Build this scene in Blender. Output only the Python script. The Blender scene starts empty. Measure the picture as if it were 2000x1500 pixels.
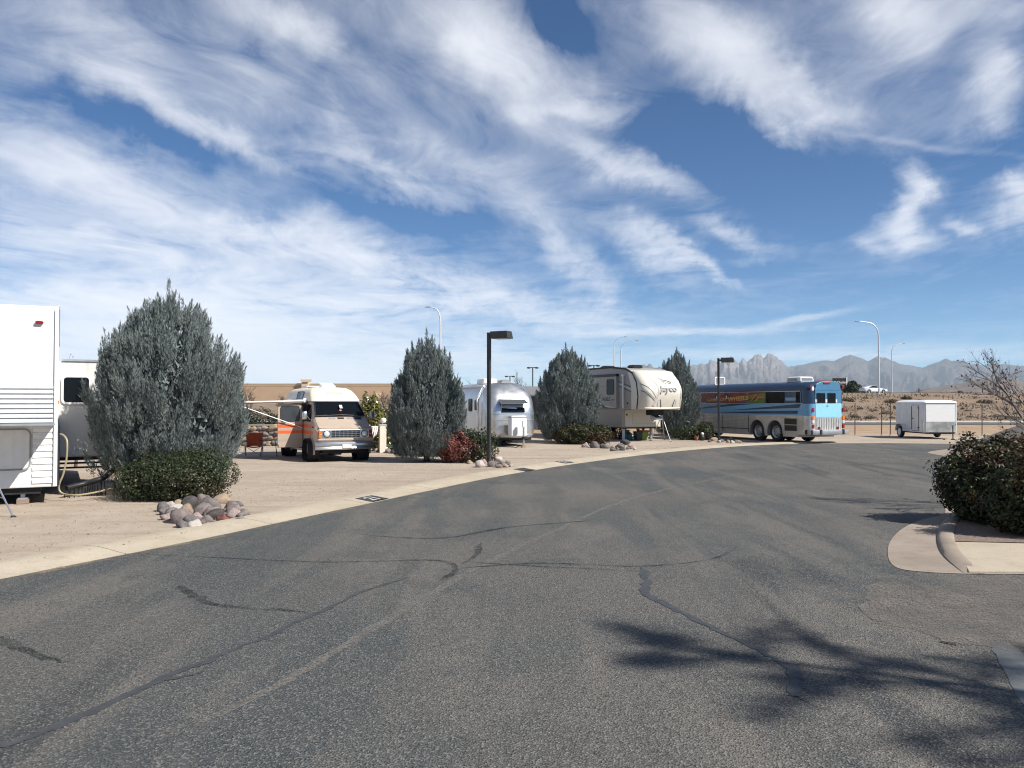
import bpy, math, random
import numpy as np
from mathutils import Vector, Matrix, noise as mnoise
R = math.radians
rnd = random.Random(7)
scene = bpy.context.scene

# ------------------------------------------------------------------ camera
EYE = 2.0
FPX = 1620.0                      # focal length in photo pixels (2000 wide)
PITCH = math.atan(37.0 / FPX)
cd = bpy.data.cameras.new('camera')
cam = bpy.data.objects.new('camera', cd)
scene.collection.objects.link(cam)
cam.location = (0, 0, EYE)
cam.rotation_euler = (R(90) + PITCH, 0, 0)
cd.sensor_width = 36.0
cd.lens = 36.0 * FPX / 2000.0
cd.clip_start = 0.1
cd.clip_end = 60000
scene.camera = cam

# ------------------------------------------------------------------ light and exposure
SUN_AZ = R(64)                    # from the direction behind the camera towards the right
SUN_EL = R(43)
sun_dir = Vector((math.sin(SUN_AZ) * math.cos(SUN_EL), -math.cos(SUN_AZ) * math.cos(SUN_EL), math.sin(SUN_EL)))
sl = bpy.data.lights.new('sun', 'SUN')
sl.energy = 5.0
sl.angle = R(0.55)
sl.color = (1.0, 0.95, 0.87)
so = bpy.data.objects.new('sun', sl)
scene.collection.objects.link(so)
so.rotation_euler = (-sun_dir).to_track_quat('-Z', 'Y').to_euler()
so.location = (40, -30, 60)

world = bpy.data.worlds.new('World')
scene.world = world
world.use_nodes = True
wn = world.node_tree
wn.nodes.clear()
def wnode(t, **k):
    n = wn.nodes.new(t)
    for a, b in k.items(): setattr(n, a, b)
    return n
def wmath(op, a, b=None, c=None, clamp=False):
    n = wnode('ShaderNodeMath', operation=op, use_clamp=clamp)
    for i, x in enumerate((a, b, c)):
        if x is None: continue
        if isinstance(x, (int, float)): n.inputs[i].default_value = x
        else: wn.links.new(x, n.inputs[i])
    return n.outputs[0]
def wvec(op, a, b=None):
    n = wnode('ShaderNodeVectorMath', operation=op)
    for i, x in enumerate((a, b)):
        if x is None: continue
        if isinstance(x, (tuple, list, Vector)): n.inputs[i].default_value = x
        else: wn.links.new(x, n.inputs[i])
    return n.outputs['Value'] if op == 'DOT_PRODUCT' else n.outputs['Vector']
SKY_STRENGTH = 0.061
sky = wnode('ShaderNodeTexSky', sky_type='NISHITA')
sky.sun_disc = False
sky.sun_elevation = SUN_EL
# Nishita: rotation 0 puts the sun at +Y, positive turns towards +X
sky.sun_rotation = math.atan2(sun_dir.x, sun_dir.y)
sky.altitude = 1200
sky.air_density = 0.62
sky.dust_density = 0.0
sky.ozone_density = 1.0
tc = wnode('ShaderNodeTexCoord')
D = tc.outputs['Generated']
sep = wnode('ShaderNodeSeparateXYZ'); wn.links.new(D, sep.inputs[0])
dx, dy, dz = sep.outputs
zc = wmath('ADD', wmath('MAXIMUM', dz, 0.0), 0.035)
u = wmath('DIVIDE', dx, zc)
v = wmath('DIVIDE', dy, zc)
comb = wnode('ShaderNodeCombineXYZ'); wn.links.new(u, comb.inputs[0]); wn.links.new(v, comb.inputs[1])
P = comb.outputs[0]
def wnoise(vec, scale, detail=6, rough=0.55, dist=0.0, off=0.0):
    n = wnode('ShaderNodeTexNoise', noise_dimensions='3D')
    wn.links.new(wvec('ADD', vec, (off, off * .7, off * 1.3)) if off else vec, n.inputs['Vector'])
    n.inputs['Scale'].default_value = scale; n.inputs['Detail'].default_value = detail
    n.inputs['Roughness'].default_value = rough; n.inputs['Distortion'].default_value = dist
    return n
# wind-drawn cirrus on a plane: rotate so that streaks run along the wind, then stretch
wp = wnoise(P, 0.55, 3, 0.5, 0.0, 1.3)
warp = wvec('SCALE', wvec('SUBTRACT', wp.outputs['Color'], (0.5, 0.5, 0.5)))
wn.nodes[-1].inputs['Scale'].default_value = 1.6
Pw = wvec('ADD', P, warp)
mp = wnode('ShaderNodeMapping'); wn.links.new(Pw, mp.inputs['Vector'])
mp.inputs['Rotation'].default_value = (0, 0, R(13))
mp.inputs['Scale'].default_value = (1.0, 0.26, 1.0)
streak = wnoise(mp.outputs[0], 1.15, 9, 0.60, 0.15, 4.0).outputs['Fac']
fine = wnoise(mp.outputs[0], 5.2, 8, 0.66, 0.35, 9.0).outputs['Fac']
puffn = wnoise(Pw, 2.2, 9, 0.62, 0.5, 2.0).outputs['Fac']
# warped view direction for the individual clouds, so their outlines are ragged
wd = wnoise(D, 6.0, 9, 0.62, 0.3, 0.7)
wdv = wvec('SCALE', wvec('SUBTRACT', wd.outputs['Color'], (0.5, 0.5, 0.5)))
wn.nodes[-1].inputs['Scale'].default_value = 0.13
Dw = wvec('ADD', D, wdv)
wt = wvec('SCALE', wdv); wn.nodes[-1].inputs['Scale'].default_value = 0.18
Dt = wvec('ADD', D, wt)
def pdir(px, py):
    cx, cy = (px - 1000) / FPX, (750 - py) / FPX
    return Vector((cx, math.cos(PITCH) - cy * math.sin(PITCH), math.sin(PITCH) + cy * math.cos(PITCH)))
def cloud(x0, y0, x1, y1, wid, amp, Dw=Dw):
    """one cloud bank: a soft ellipse on the sky from one direction to another"""
    a, b = pdir(x0, y0).normalized(), pdir(x1, y1).normalized()
    c = (a + b).normalized()
    t = (b - a); L = t.length / 2; t.normalize(); t = (t - c * t.dot(c)).normalized()
    n = c.cross(t)
    s = wmath('MULTIPLY_ADD', wvec('DOT_PRODUCT', Dw, t), 1.0 / L, 0.0)
    q = wmath('MULTIPLY', wvec('DOT_PRODUCT', Dw, n), 1.0 / (wid / FPX))
    e = wmath('MULTIPLY_ADD', s, s, wmath('MULTIPLY', q, q))
    g = wmath('MULTIPLY', wmath('EXPONENT', wmath('MULTIPLY', e, -1.0)), amp)
    return g
CLOUDS = [(110, 20, 330, 190, 60, .8), (230, 150, 580, 330, 20, .75), (330, 40, 620, 230, 45, .35), (470, 0, 720, 170, 34, .8), (640, 170, 700, 330, 40, .4),
          (800, 0, 1130, 210, 80, 1.0), (860, 80, 960, 130, 60, .5), (1000, 215, 1230, 210, 20, .7), (1240, 0, 1540, 195, 48, 1.1), (1470, 170, 1700, 205, 34, 1.0),
          (1400, 20, 1860, 150, 90, .32), (1690, 0, 1840, 60, 44, 1.1), (1840, -20, 2060, 20, 40, .8), (1915, 80, 1995, 185, 34, 1.1), (1890, 200, 1990, 250, 26, .5),
          (1765, 290, 1805, 365, 22, 1.1), (1800, 345, 1715, 420, 20, 1.1), (1720, 410, 1795, 480, 22, 1.2), (1835, 425, 1895, 458, 17, .8), (1960, 360, 2050, 440, 50, 1.3),
          (1925, 352, 1990, 362, 9, .6), (1665, 440, 1725, 475, 13, .5), (1100, 280, 1375, 400, 24, .95), (1040, 420, 1190, 600, 30, .75), (1180, 425, 1330, 512, 28, .9),
          (1290, 470, 1430, 518, 11, .9), (1370, 440, 1515, 476, 13, .6), (-60, 290, 420, 390, 44, .7), (200, 385, 1070, 600, 36, 1.25), (560, 570, 1080, 618, 22, 1.0),
          (-100, 420, 560, 545, 34, 1.0), (-150, 600, 760, 660, 66, 2.1), (-200, 720, 950, 720, 46, 2.2), (600, 300, 900, 392, 20, .6), (700, 250, 1080, 400, 34, .4),
          (20, 150, 520, 330, 30, -.5), (640, 90, 690, 190, 60, -.45), (560, 400, 1000, 440, 26, -.35), (1010, 0, 1130, 120, 50, -.7), (1240, 250, 1640, 330, 60, -.5)]
THIN = [(1090, 652, 1510, 641, 7, .9), (1500, 632, 1640, 608, 6, .8), (1240, 690, 1720, 694, 10, .45), (1500, 684, 2060, 686, 14, .55), (1620, 252, 1965, 300, 6, .22)]
acc = None
for cdef in CLOUDS:
    g = cloud(*cdef)
    acc = g if acc is None else wmath('ADD', acc, g)
for cdef in THIN: acc = wmath('ADD', acc, cloud(*cdef, Dw=Dt))
acc = wmath('MULTIPLY', acc, wmath('GREATER_THAN', dy, 0.0))
# thin veil everywhere, thicker towards the left, where the front is coming from
side = wmath('MULTIPLY_ADD', dx, -0.40, 0.10, clamp=True)
tex = wmath('ADD', wmath('MULTIPLY', streak, 0.55), wmath('MULTIPLY', puffn, 0.45))
tex = wmath('SUBTRACT', wmath('ADD', wmath('MULTIPLY', tex, 0.66), wmath('MULTIPLY', fine, 0.34)), 0.5)
cover = wmath('ADD', wmath('MULTIPLY', acc, 0.74), wmath('MULTIPLY_ADD', side, 0.75, 0.055))
dens = wmath('ADD', cover, wmath('MULTIPLY', tex, wmath('MULTIPLY_ADD', wmath('MINIMUM', cover, 1.0), 5.2, 0.5)))
dens = wmath('MAXIMUM', wmath('SUBTRACT', dens, 0.05), 0.0)
soft = wmath('SUBTRACT', 1.0, wmath('EXPONENT', wmath('MULTIPLY', dens, -1.1)))
mix = wnode('ShaderNodeMix', data_type='RGBA')
wn.links.new(wmath('MINIMUM', soft, 0.93), mix.inputs['Factor'])
hs = wnode('ShaderNodeHueSaturation'); hs.inputs['Saturation'].default_value = 1.32; wn.links.new(sky.outputs[0], hs.inputs['Color'])
wb = wvec('MULTIPLY', hs.outputs[0], (0.66, 1.06, 1.17))
wn.links.new(wb, mix.inputs['A'])
CL = 0.69 / SKY_STRENGTH
mix.inputs['B'].default_value = (CL * 0.97, CL * 0.985, CL * 1.03, 1)
bg = wnode('ShaderNodeBackground'); bg.inputs['Strength'].default_value = SKY_STRENGTH
wn.links.new(mix.outputs['Result'], bg.inputs['Color'])
wo = wnode('ShaderNodeOutputWorld'); wn.links.new(bg.outputs[0], wo.inputs['Surface'])

world.cycles.sampling_method = 'MANUAL'
world.cycles.sample_map_resolution = 256
scene.view_settings.view_transform = 'Standard'
scene.view_settings.look = 'None'
scene.view_settings.gamma = 1.0
scene.view_settings.use_curve_mapping = False
scene.view_settings.exposure = 0.64
scene.render.engine = 'CYCLES'
scene.cycles.max_bounces = 5
scene.cycles.use_adaptive_sampling = True
scene.cycles.adaptive_threshold = 0.012
scene.cycles.filter_width = 1.1
scene.cycles.adaptive_min_samples = 8
scene.cycles.volume_bounces = 1

# ------------------------------------------------------------------ pixel helpers (a pixel gives a direction only)
def G(px, py, z=0.0):
    d = pdir(px, py); k = (z - EYE) / d.z
    return Vector((d.x * k, d.y * k, z))
def at(px, py, Y):
    d = pdir(px, py); k = Y / d.y
    return Vector((d.x * k, Y, EYE + d.z * k))

# ------------------------------------------------------------------ materials
MATS = {}
def mat(name, col, rough=0.6, metal=0.0, var=0.12, scale=6.0, bump=0.0, bscale=40.0, emit=0.0, spec=0.5, coat=0.0, col2=None, detail=5, coord='Object', streaks=0.0):
    if name in MATS: return MATS[name]
    if max(col) < .6 and metal < .5: col = tuple(q * .84 for q in col); col2 = tuple(q * .84 for q in col2) if col2 else None
    m = bpy.data.materials.new(name); m.use_nodes = True
    nt = m.node_tree; b = nt.nodes['Principled BSDF']
    b.inputs['Roughness'].default_value = rough; b.inputs['Metallic'].default_value = metal
    b.inputs['Specular IOR Level'].default_value = spec
    b.inputs['Coat Weight'].default_value = coat
    tcn = nt.nodes.new('ShaderNodeTexCoord')
    n = nt.nodes.new('ShaderNodeTexNoise'); n.inputs['Scale'].default_value = scale; n.inputs['Detail'].default_value = detail
    nt.links.new(tcn.outputs[coord], n.inputs['Vector'])
    mx = nt.nodes.new('ShaderNodeMix'); mx.data_type = 'RGBA'
    r = nt.nodes.new('ShaderNodeMapRange'); r.inputs[1].default_value = 0.3; r.inputs[2].default_value = 0.7
    nt.links.new(n.outputs['Fac'], r.inputs[0]); nt.links.new(r.outputs[0], mx.inputs['Factor'])
    c2 = col2 if col2 else tuple(min(1, c * (1 + var)) for c in col)
    c1 = col if col2 else tuple(c * (1 - var) for c in col)
    mx.inputs['A'].default_value = (*c1, 1); mx.inputs['B'].default_value = (*c2, 1)
    out = mx.outputs['Result']
    if streaks:
        mpn = nt.nodes.new('ShaderNodeMapping'); mpn.inputs['Scale'].default_value = (5, 5, 0.35)
        nt.links.new(tcn.outputs[coord], mpn.inputs['Vector'])
        n2 = nt.nodes.new('ShaderNodeTexNoise'); n2.inputs['Scale'].default_value = 2.0; n2.inputs['Detail'].default_value = 7
        nt.links.new(mpn.outputs[0], n2.inputs['Vector'])
        r2 = nt.nodes.new('ShaderNodeMapRange'); r2.inputs[1].default_value = 0.48; r2.inputs[2].default_value = 0.8; r2.inputs[4].default_value = streaks
        nt.links.new(n2.outputs['Fac'], r2.inputs[0])
        m2 = nt.nodes.new('ShaderNodeMix'); m2.data_type = 'RGBA'
        nt.links.new(r2.outputs[0], m2.inputs['Factor']); nt.links.new(out, m2.inputs['A'])
        m2.inputs['B'].default_value = (0.16, 0.13, 0.10, 1)
        out = m2.outputs['Result']
    nt.links.new(out, b.inputs['Base Color'])
    if emit:
        nt.links.new(out, b.inputs['Emission Color']); b.inputs['Emission Strength'].default_value = emit
    if bump:
        nb = nt.nodes.new('ShaderNodeTexNoise'); nb.inputs['Scale'].default_value = bscale; nb.inputs['Detail'].default_value = 6
        nt.links.new(tcn.outputs[coord], nb.inputs['Vector'])
        bp = nt.nodes.new('ShaderNodeBump'); bp.inputs['Strength'].default_value = bump; bp.inputs['Distance'].default_value = 0.02
        nt.links.new(nb.outputs['Fac'], bp.inputs['Height']); nt.links.new(bp.outputs[0], b.inputs['Normal'])
    MATS[name] = m
    return m

# ------------------------------------------------------------------ mesh helpers
col = scene.collection
def prop(o, label=None, cat=None, group=None, kind=None):
    if label: o['label'] = label
    if cat: o['category'] = cat
    if group: o['group'] = group
    if kind: o['kind'] = kind
    return o
def thing(name, label, cat, loc=(0, 0, 0), rz=0.0, group=None):
    o = bpy.data.objects.new(name, None); col.objects.link(o)
    o.empty_display_size = 0.2
    o.location = loc; o.rotation_euler = (0, 0, rz)
    return prop(o, label, cat, group)
def link_mesh(name, me, material, parent=None):
    o = bpy.data.objects.new(name, me); col.objects.link(o)
    if material is not None and len(me.materials) == 0: me.materials.append(material)
    if parent is not None: o.parent = parent
    return o
def np_mesh(name, V, F):
    V = np.asarray(V, dtype=np.float32); F = np.asarray(F, dtype=np.int32)
    me = bpy.data.meshes.new(name)
    me.vertices.add(len(V)); me.vertices.foreach_set('co', V.ravel())
    k = F.shape[1]
    me.loops.add(F.size); me.loops.foreach_set('vertex_index', F.ravel())
    me.polygons.add(len(F))
    me.polygons.foreach_set('loop_start', np.arange(0, F.size, k, dtype=np.int32))
    me.polygons.foreach_set('loop_total', np.full(len(F), k, dtype=np.int32))
    me.update(calc_edges=True)
    return me
def rrect(w, h, r, n=4, cx=0, cy=0):
    pts = []
    for (sx, sy, a0) in ((1, 1, 0), (-1, 1, 90), (-1, -1, 180), (1, -1, 270)):
        for i in range(n + 1):
            a = R(a0 + 90 * i / n)
            pts.append((cx + sx * (w / 2 - r) + r * math.cos(a), cy + sy * (h / 2 - r) + r * math.sin(a)))
    return pts
class MB:
    def __init__(s): s.v = []; s.f = []
    def add(s, vs, fs):
        o = len(s.v); s.v += [tuple(p) for p in vs]; s.f += [tuple(i + o for i in f) for f in fs]; return s
    def box(s, x0, x1, y0, y1, z0, z1):
        return s.add([(x0,y0,z0),(x1,y0,z0),(x1,y1,z0),(x0,y1,z0),(x0,y0,z1),(x1,y0,z1),(x1,y1,z1),(x0,y1,z1)],
                     [(0,3,2,1),(4,5,6,7),(0,1,5,4),(1,2,6,5),(2,3,7,6),(3,0,4,7)])
    def hexa(s, p):
        return s.add(p, [(0,3,2,1),(4,5,6,7),(0,1,5,4),(1,2,6,5),(2,3,7,6),(3,0,4,7)])
    def loft(s, rings, caps=True, closed=True):
        o = len(s.v); n = len(rings[0])
        for r in rings: s.v += [tuple(p) for p in r]
        for i in range(len(rings) - 1):
            for j in range(n if closed else n - 1):
                a = o + i * n + j; b = o + i * n + (j + 1) % n
                s.f.append((a, b, b + n, a + n))
        if caps:
            s.f.append(tuple(o + j for j in reversed(range(n))))
            s.f.append(tuple(o + (len(rings) - 1) * n + j for j in range(n)))
        return s
    def tube(s, pts, r, n=8, caps=True):
        pts = [Vector(p) for p in pts]; rings = []
        rs = r if isinstance(r, (list, tuple)) else [r] * len(pts)
        t = (pts[1] - pts[0]).normalized()
        up = Vector((0, 0, 1)) if abs(t.z) < 0.9 else Vector((1, 0, 0))
        a = t.cross(up).normalized()
        for i, p in enumerate(pts):
            d = (pts[min(i + 1, len(pts) - 1)] - pts[max(i - 1, 0)]).normalized()
            a = (a - d * a.dot(d)).normalized(); b = d.cross(a)
            rings.append([p + (a * math.cos(2 * math.pi * k / n) + b * math.sin(2 * math.pi * k / n)) * rs[i] for k in range(n)])
        return s.loft(rings, caps)
    def extr(s, poly, axis, a, b):
        def pt(p, h): return {'x': (h, p[0], p[1]), 'y': (p[0], h, p[1]), 'z': (p[0], p[1], h)}[axis]
        return s.loft([[pt(p, a) for p in poly], [pt(p, b) for p in poly]])
    def lathe(s, prof, c=(0, 0, 0), axis='z', n=16, caps=True):
        rings = []
        for (r, h) in prof:
            ring = []
            for k in range(n):
                q = 2 * math.pi * k / n; x, y = r * math.cos(q), r * math.sin(q)
                ring.append({'z': (c[0] + x, c[1] + y, c[2] + h), 'y': (c[0] + x, c[1] + h, c[2] + y), 'x': (c[0] + h, c[1] + x, c[2] + y)}[axis])
            rings.append(ring)
        return s.loft(rings, caps)
    def plan(s, levels, n=5):
        """stacked rounded-rectangle rings: (z, x_front, x_rear, half_width, r_front, r_rear)"""
        rings = []
        for (z, xf, xr, hw, rf, rr) in levels:
            ring = []
            for (sx, sy, a0) in ((1, 1, 0), (-1, 1, 90), (-1, -1, 180), (1, -1, 270)):
                r = rf if sx > 0 else rr; r = min(r, hw * 0.98)
                cx = (xf - r) if sx > 0 else (xr + r); cy = sy * (hw - r)
                for i in range(n + 1):
                    a = R(a0 + 90 * i / n); ring.append((cx + r * math.cos(a), cy + r * math.sin(a), z))
            rings.append(ring)
        return s.loft(rings)
    def rr(s, axis, at0, at1, w, h, r, cx, cy, n=4):
        return s.extr(rrect(w, h, r, n, cx, cy), axis, at0, at1)
    def frame(s, axis, a, b, w, h, r, cx, cy, t, n=4):
        """ring-shaped frame of thickness t round a rounded rectangle"""
        def pt(p, k): return {'x': (k, p[0], p[1]), 'y': (p[0], k, p[1]), 'z': (p[0], p[1], k)}[axis]
        o = rrect(w + 2 * t, h + 2 * t, r + t, n, cx, cy); i = rrect(w, h, r, n, cx, cy)
        rings = [[pt(p, a) for p in o], [pt(p, b) for p in o], [pt(p, b) for p in i], [pt(p, a) for p in i], [pt(p, a) for p in o]]
        return s.loft(rings, caps=False)
    def build(s, name, material, parent=None, smooth=False, bevel=0.0, seg=2):
        me = bpy.data.meshes.new(name); me.from_pydata(s.v, [], s.f); me.update()
        import bmesh
        bm = bmesh.new(); bm.from_mesh(me); bmesh.ops.recalc_face_normals(bm, faces=bm.faces)
        if bevel:
            es = [e for e in bm.edges if len(e.link_faces) == 2 and e.calc_face_angle(0) > 0.6]
            bmesh.ops.bevel(bm, geom=es, offset=bevel, segments=seg, profile=0.5, affect='EDGES', clamp_overlap=True)
        if smooth:
            for f in bm.faces: f.smooth = True
            lim = R(38) if smooth is True else R(smooth)
            for e in bm.edges:
                if len(e.link_faces) == 2 and e.calc_face_angle(0) > lim: e.smooth = False
        bm.to_mesh(me); bm.free()
        return link_mesh(name, me, material, parent)
def cut(o, cutter):
    """carve an opening and bake the result"""
    c = cutter.build('cutter', None)
    m = o.modifiers.new('cut', 'BOOLEAN'); m.operation = 'DIFFERENCE'; m.object = c; m.solver = 'EXACT'
    par = o.parent; o.parent = None
    bpy.context.view_layer.update()
    me = bpy.data.meshes.new_from_object(o.evaluated_get(bpy.context.evaluated_depsgraph_get()))
    o.modifiers.clear(); old = o.data; o.data = me; bpy.data.meshes.remove(old)
    bpy.data.objects.remove(c); o.parent = par
    return o
def lettering(name, s, size, material, parent, origin, right, up, bold=0.0, extrude=0.003, align='CENTER', sx=1.0, shear=0.0):
    cu = bpy.data.curves.new('t', 'FONT'); cu.body = s; cu.size = size; cu.offset = bold * size; cu.extrude = extrude
    cu.align_x = align; cu.align_y = 'CENTER'; cu.shear = shear; cu.resolution_u = 3
    t = bpy.data.objects.new('t', cu); col.objects.link(t); bpy.context.view_layer.update()
    me = bpy.data.meshes.new_from_object(t.evaluated_get(bpy.context.evaluated_depsgraph_get()))
    bpy.data.objects.remove(t); bpy.data.curves.remove(cu)
    o_, r_, u_ = Vector(origin), Vector(right).normalized(), Vector(up).normalized(); n_ = r_.cross(u_)
    for vt in me.vertices: vt.co = o_ + r_ * vt.co.x * sx + u_ * vt.co.y + n_ * vt.co.z
    me.update(); me.materials.clear()
    return link_mesh(name, me, material, parent)
def copy_tree(o, parent=None):
    c = o.copy(); col.objects.link(c); c.parent = parent
    for ch in list(o.children): copy_tree(ch, c)
    return c
def catmull(pts, k=6):
    pts = [Vector(p) for p in pts]; out = []
    for i in range(len(pts) - 1):
        p0, p1, p2, p3 = pts[max(i-1, 0)], pts[i], pts[i+1], pts[min(i+2, len(pts)-1)]
        for j in range(k):
            t = j / k
            out.append(0.5 * ((2*p1) + (p2-p0)*t + (2*p0-5*p1+4*p2-p3)*t*t + (3*p1-p0-3*p2+p3)*t**3))
    out.append(pts[-1]); return out
def smooth01(a, b, x):
    t = min(1, max(0, (x - a) / (b - a))); return t * t * (3 - 2 * t)

# ================================================================== THE SETTING
def node_mat(name):
    m = bpy.data.materials.new(name); m.use_nodes = True
    nt = m.node_tree; b = nt.nodes['Principled BSDF']; tcn = nt.nodes.new('ShaderNodeTexCoord')
    def N(t, **k):
        n = nt.nodes.new(t)
        for a, c in k.items(): setattr(n, a, c)
        return n
    def noise(scale, detail=6, rough=0.55, vec=None, dist=0.0):
        n = N('ShaderNodeTexNoise'); n.inputs['Scale'].default_value = scale; n.inputs['Detail'].default_value = detail
        n.inputs['Roughness'].default_value = rough; n.inputs['Distortion'].default_value = dist
        nt.links.new(vec if vec is not None else tcn.outputs['Object'], n.inputs['Vector']); return n.outputs['Fac']
    def rng(x, a, b_, c=0.0, d=1.0):
        r = N('ShaderNodeMapRange'); nt.links.new(x, r.inputs[0])
        for i, q in enumerate((a, b_, c, d)): r.inputs[i + 1].default_value = q
        return r.outputs[0]
    def mixc(f, a, c):
        x = N('ShaderNodeMix', data_type='RGBA')
        for key, q in (('Factor', f), ('A', a), ('B', c)):
            if isinstance(q, (int, float)): x.inputs[key].default_value = q
            elif isinstance(q, tuple): x.inputs[key].default_value = (*(k_ * .80 for k_ in q), 1)
            else: nt.links.new(q, x.inputs[key])
        return x.outputs['Result']
    def mth(op, a, c):
        n = N('ShaderNodeMath', operation=op)
        for i, q in enumerate((a, c)):
            if isinstance(q, (int, float)): n.inputs[i].default_value = q
            else: nt.links.new(q, n.inputs[i])
        return n.outputs[0]
    def bump(h, strength, dist):
        bp = N('ShaderNodeBump'); bp.inputs['Strength'].default_value = strength; bp.inputs['Distance'].default_value = dist
        nt.links.new(h, bp.inputs['Height']); nt.links.new(bp.outputs[0], b.inputs['Normal'])
    MATS[name] = m
    return m, nt, b, tcn, N, noise, rng, mixc, mth, bump

# --- desert ground
m, nt, b, tcn, N, noise, rng, mixc, mth, bump = node_mat('desert ground')
sx = N('ShaderNodeSeparateXYZ'); nt.links.new(tcn.outputs['Object'], sx.inputs[0])
lot = mixc(rng(noise(0.35, 5), .35, .65), (.42, .345, .275), (.50, .425, .345))
lot = mixc(rng(noise(2.2, 7, .65), .45, .75, 0, .5), lot, (.35, .275, .205))
lot = mixc(rng(noise(38, 3, .6), .52, .75, 0, .5), lot, (.56, .49, .41))
lot = mixc(rng(noise(55, 3, .6), .60, .75, 0, .6), lot, (.22, .175, .14))
stretch = N('ShaderNodeMapping'); nt.links.new(tcn.outputs['Object'], stretch.inputs[0]); stretch.inputs['Rotation'].default_value = (0, 0, R(-62)); stretch.inputs['Scale'].default_value = (.25, 1.9, 1)
lot = mixc(rng(noise(1.0, 5, .6, stretch.outputs[0]), .5, .72, 0, .55), lot, (.30, .225, .165))
sand = mixc(rng(noise(0.5, 6), .35, .65), (.36, .245, .155), (.45, .33, .225))
bank = mixc(rng(noise(0.22, 7, .6), .35, .65), (.225, .165, .12), (.32, .24, .175))
bank = mixc(rng(noise(0.9, 7, .7), .5, .72, 0, .75), bank, (.16, .125, .085))
c = mixc(rng(sx.outputs[1], 50, 56), lot, sand)
c = mixc(rng(sx.outputs[1], 84, 94), c, bank)
nt.links.new(c, b.inputs['Base Color']); b.inputs['Roughness'].default_value = 0.95; b.inputs['Specular IOR Level'].default_value = 0.15
bump(mth('ADD', noise(30, 6, .65), mth('MULTIPLY', noise(4, 5), 2.0)), 0.55, 0.03)
M_GROUND = m

def bank_top(x): return 1.75 + 1.95 * smooth01(-38, -6, x)
def terrain(x, y):
    t = bank_top(x)
    z = t * (0.62 * min(1, max(0, (y - 93) / 46)) + 0.38 * smooth01(93, 139, y)) if y <= 139 else t
    if y > 178: z = t * (1 - smooth01(178, 230, y))
    if 94 < y < 138:
        k = math.sin(math.pi * (y - 94) / 44)
        p = Vector((x * .16, y * .09, 0.0))
        z += k * 0.42 * mnoise.noise(p) + k * 0.22 * mnoise.noise(p * 3.1) - k * .25 * max(0, mnoise.noise(Vector((x * .3, y * .04, 7))))
    return z
xs = [-22000, -8000, -3000, -1200, -500, -260] + [-200 + 2.5 * i for i in range(161)] + [260, 500, 1200, 3000, 8000, 22000]
ys = [-6000, -1500, -400, -120, -40, -15, 0, 15, 30, 45, 60, 75, 88] + [92 + 1.25 * i for i in range(39)] + [142, 150, 165, 178, 186, 195, 205, 215, 230, 300, 600, 1500, 4000, 9000, 14000, 22000]
V = [(x, y, terrain(x, y) if -300 < x < 300 else (terrain(200 if x > 0 else -200, y))) for y in ys for x in xs]
nx = len(xs)
F = [(j * nx + i, j * nx + i + 1, (j + 1) * nx + i + 1, (j + 1) * nx + i) for j in range(len(ys) - 1) for i in range(nx - 1)]
me = np_mesh('ground', V, F); me.polygons.foreach_set('use_smooth', [True] * len(F))
prop(link_mesh('ground', me, M_GROUND), kind='structure')

# --- asphalt
m, nt, b, tcn, N, noise, rng, mixc, mth, bump = node_mat('asphalt')
big = noise(0.16, 4, .5); mid = noise(0.75, 5, .6)
tex = N('ShaderNodeMapping'); nt.links.new(tcn.outputs['Object'], tex.inputs[0]); tex.inputs['Rotation'].default_value = (0, 0, R(-24)); tex.inputs['Scale'].default_value = (1.3, .2, 1)
drag = noise(0.9, 5, .55, tex.outputs[0], .6)
c = mixc(rng(big, .42, .58), (.076, .087, .089), (.130, .123, .113))
c = mixc(rng(drag, .46, .62, 0, .85), c, (.172, .158, .140))
c = mixc(rng(mid, .54, .70, 0, .8), c, (.062, .074, .078))
smear = noise(0.42, 4, .5, tex.outputs[0], 1.6)
c = mixc(rng(smear, .60, .68, 0, .75), c, (.045, .052, .056))
sp = N('ShaderNodeTexVoronoi'); sp.inputs['Scale'].default_value = 78; nt.links.new(tcn.outputs['Object'], sp.inputs['Vector'])
spc = N('ShaderNodeSeparateColor'); nt.links.new(sp.outputs['Color'], spc.inputs[0])
c = mixc(rng(spc.outputs[0], .62, .95, 0, .75), c, (.25, .235, .215))
c = mixc(rng(spc.outputs[1], .60, .95, 0, .75), c, (.036, .038, .040))
c = mixc(rng(noise(13, 4, .6), .56, .74, 0, .3), c, (.22, .205, .18))
nt.links.new(c, b.inputs['Base Color']); b.inputs['Roughness'].default_value = 0.9; b.inputs['Specular IOR Level'].default_value = 0.25
bump(mth('ADD', sp.outputs['Distance'], mth('MULTIPLY', noise(70, 3), .5)), 0.75, 0.012)
M_ASPH = m
edge_px = [(0, 1132), (362, 1060), (560, 1018), (728, 982), (850, 956), (930, 939), (1000, 926), (1060, 916), (1140, 904), (1250, 889.5), (1340, 880), (1450, 871.5), (1540, 867.5), (1640, 866)]
edge = [G(*p) for p in edge_px]
d0 = (edge[0] - edge[1]).normalized()
edge = [edge[0] + d0 * 30, edge[0] + d0 * 12] + edge
edge = catmull(edge, 5)
poly = [(p.x, p.y, 0.004) for p in edge]
far = [G(1740, 865.6), G(1850, 867), G(2100, 869)]
poly += [(p.x, p.y, 0.004) for p in far] + [(48, 38, .004), (48, 5, .004), (30, -25, .004)]
mb = MB(); mb.add(poly, [tuple(range(len(poly)))])
ROAD = prop(mb.build('road', M_ASPH), kind='structure')
def near_edge(p):
    return min((p - q).length for q in edge)

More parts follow.
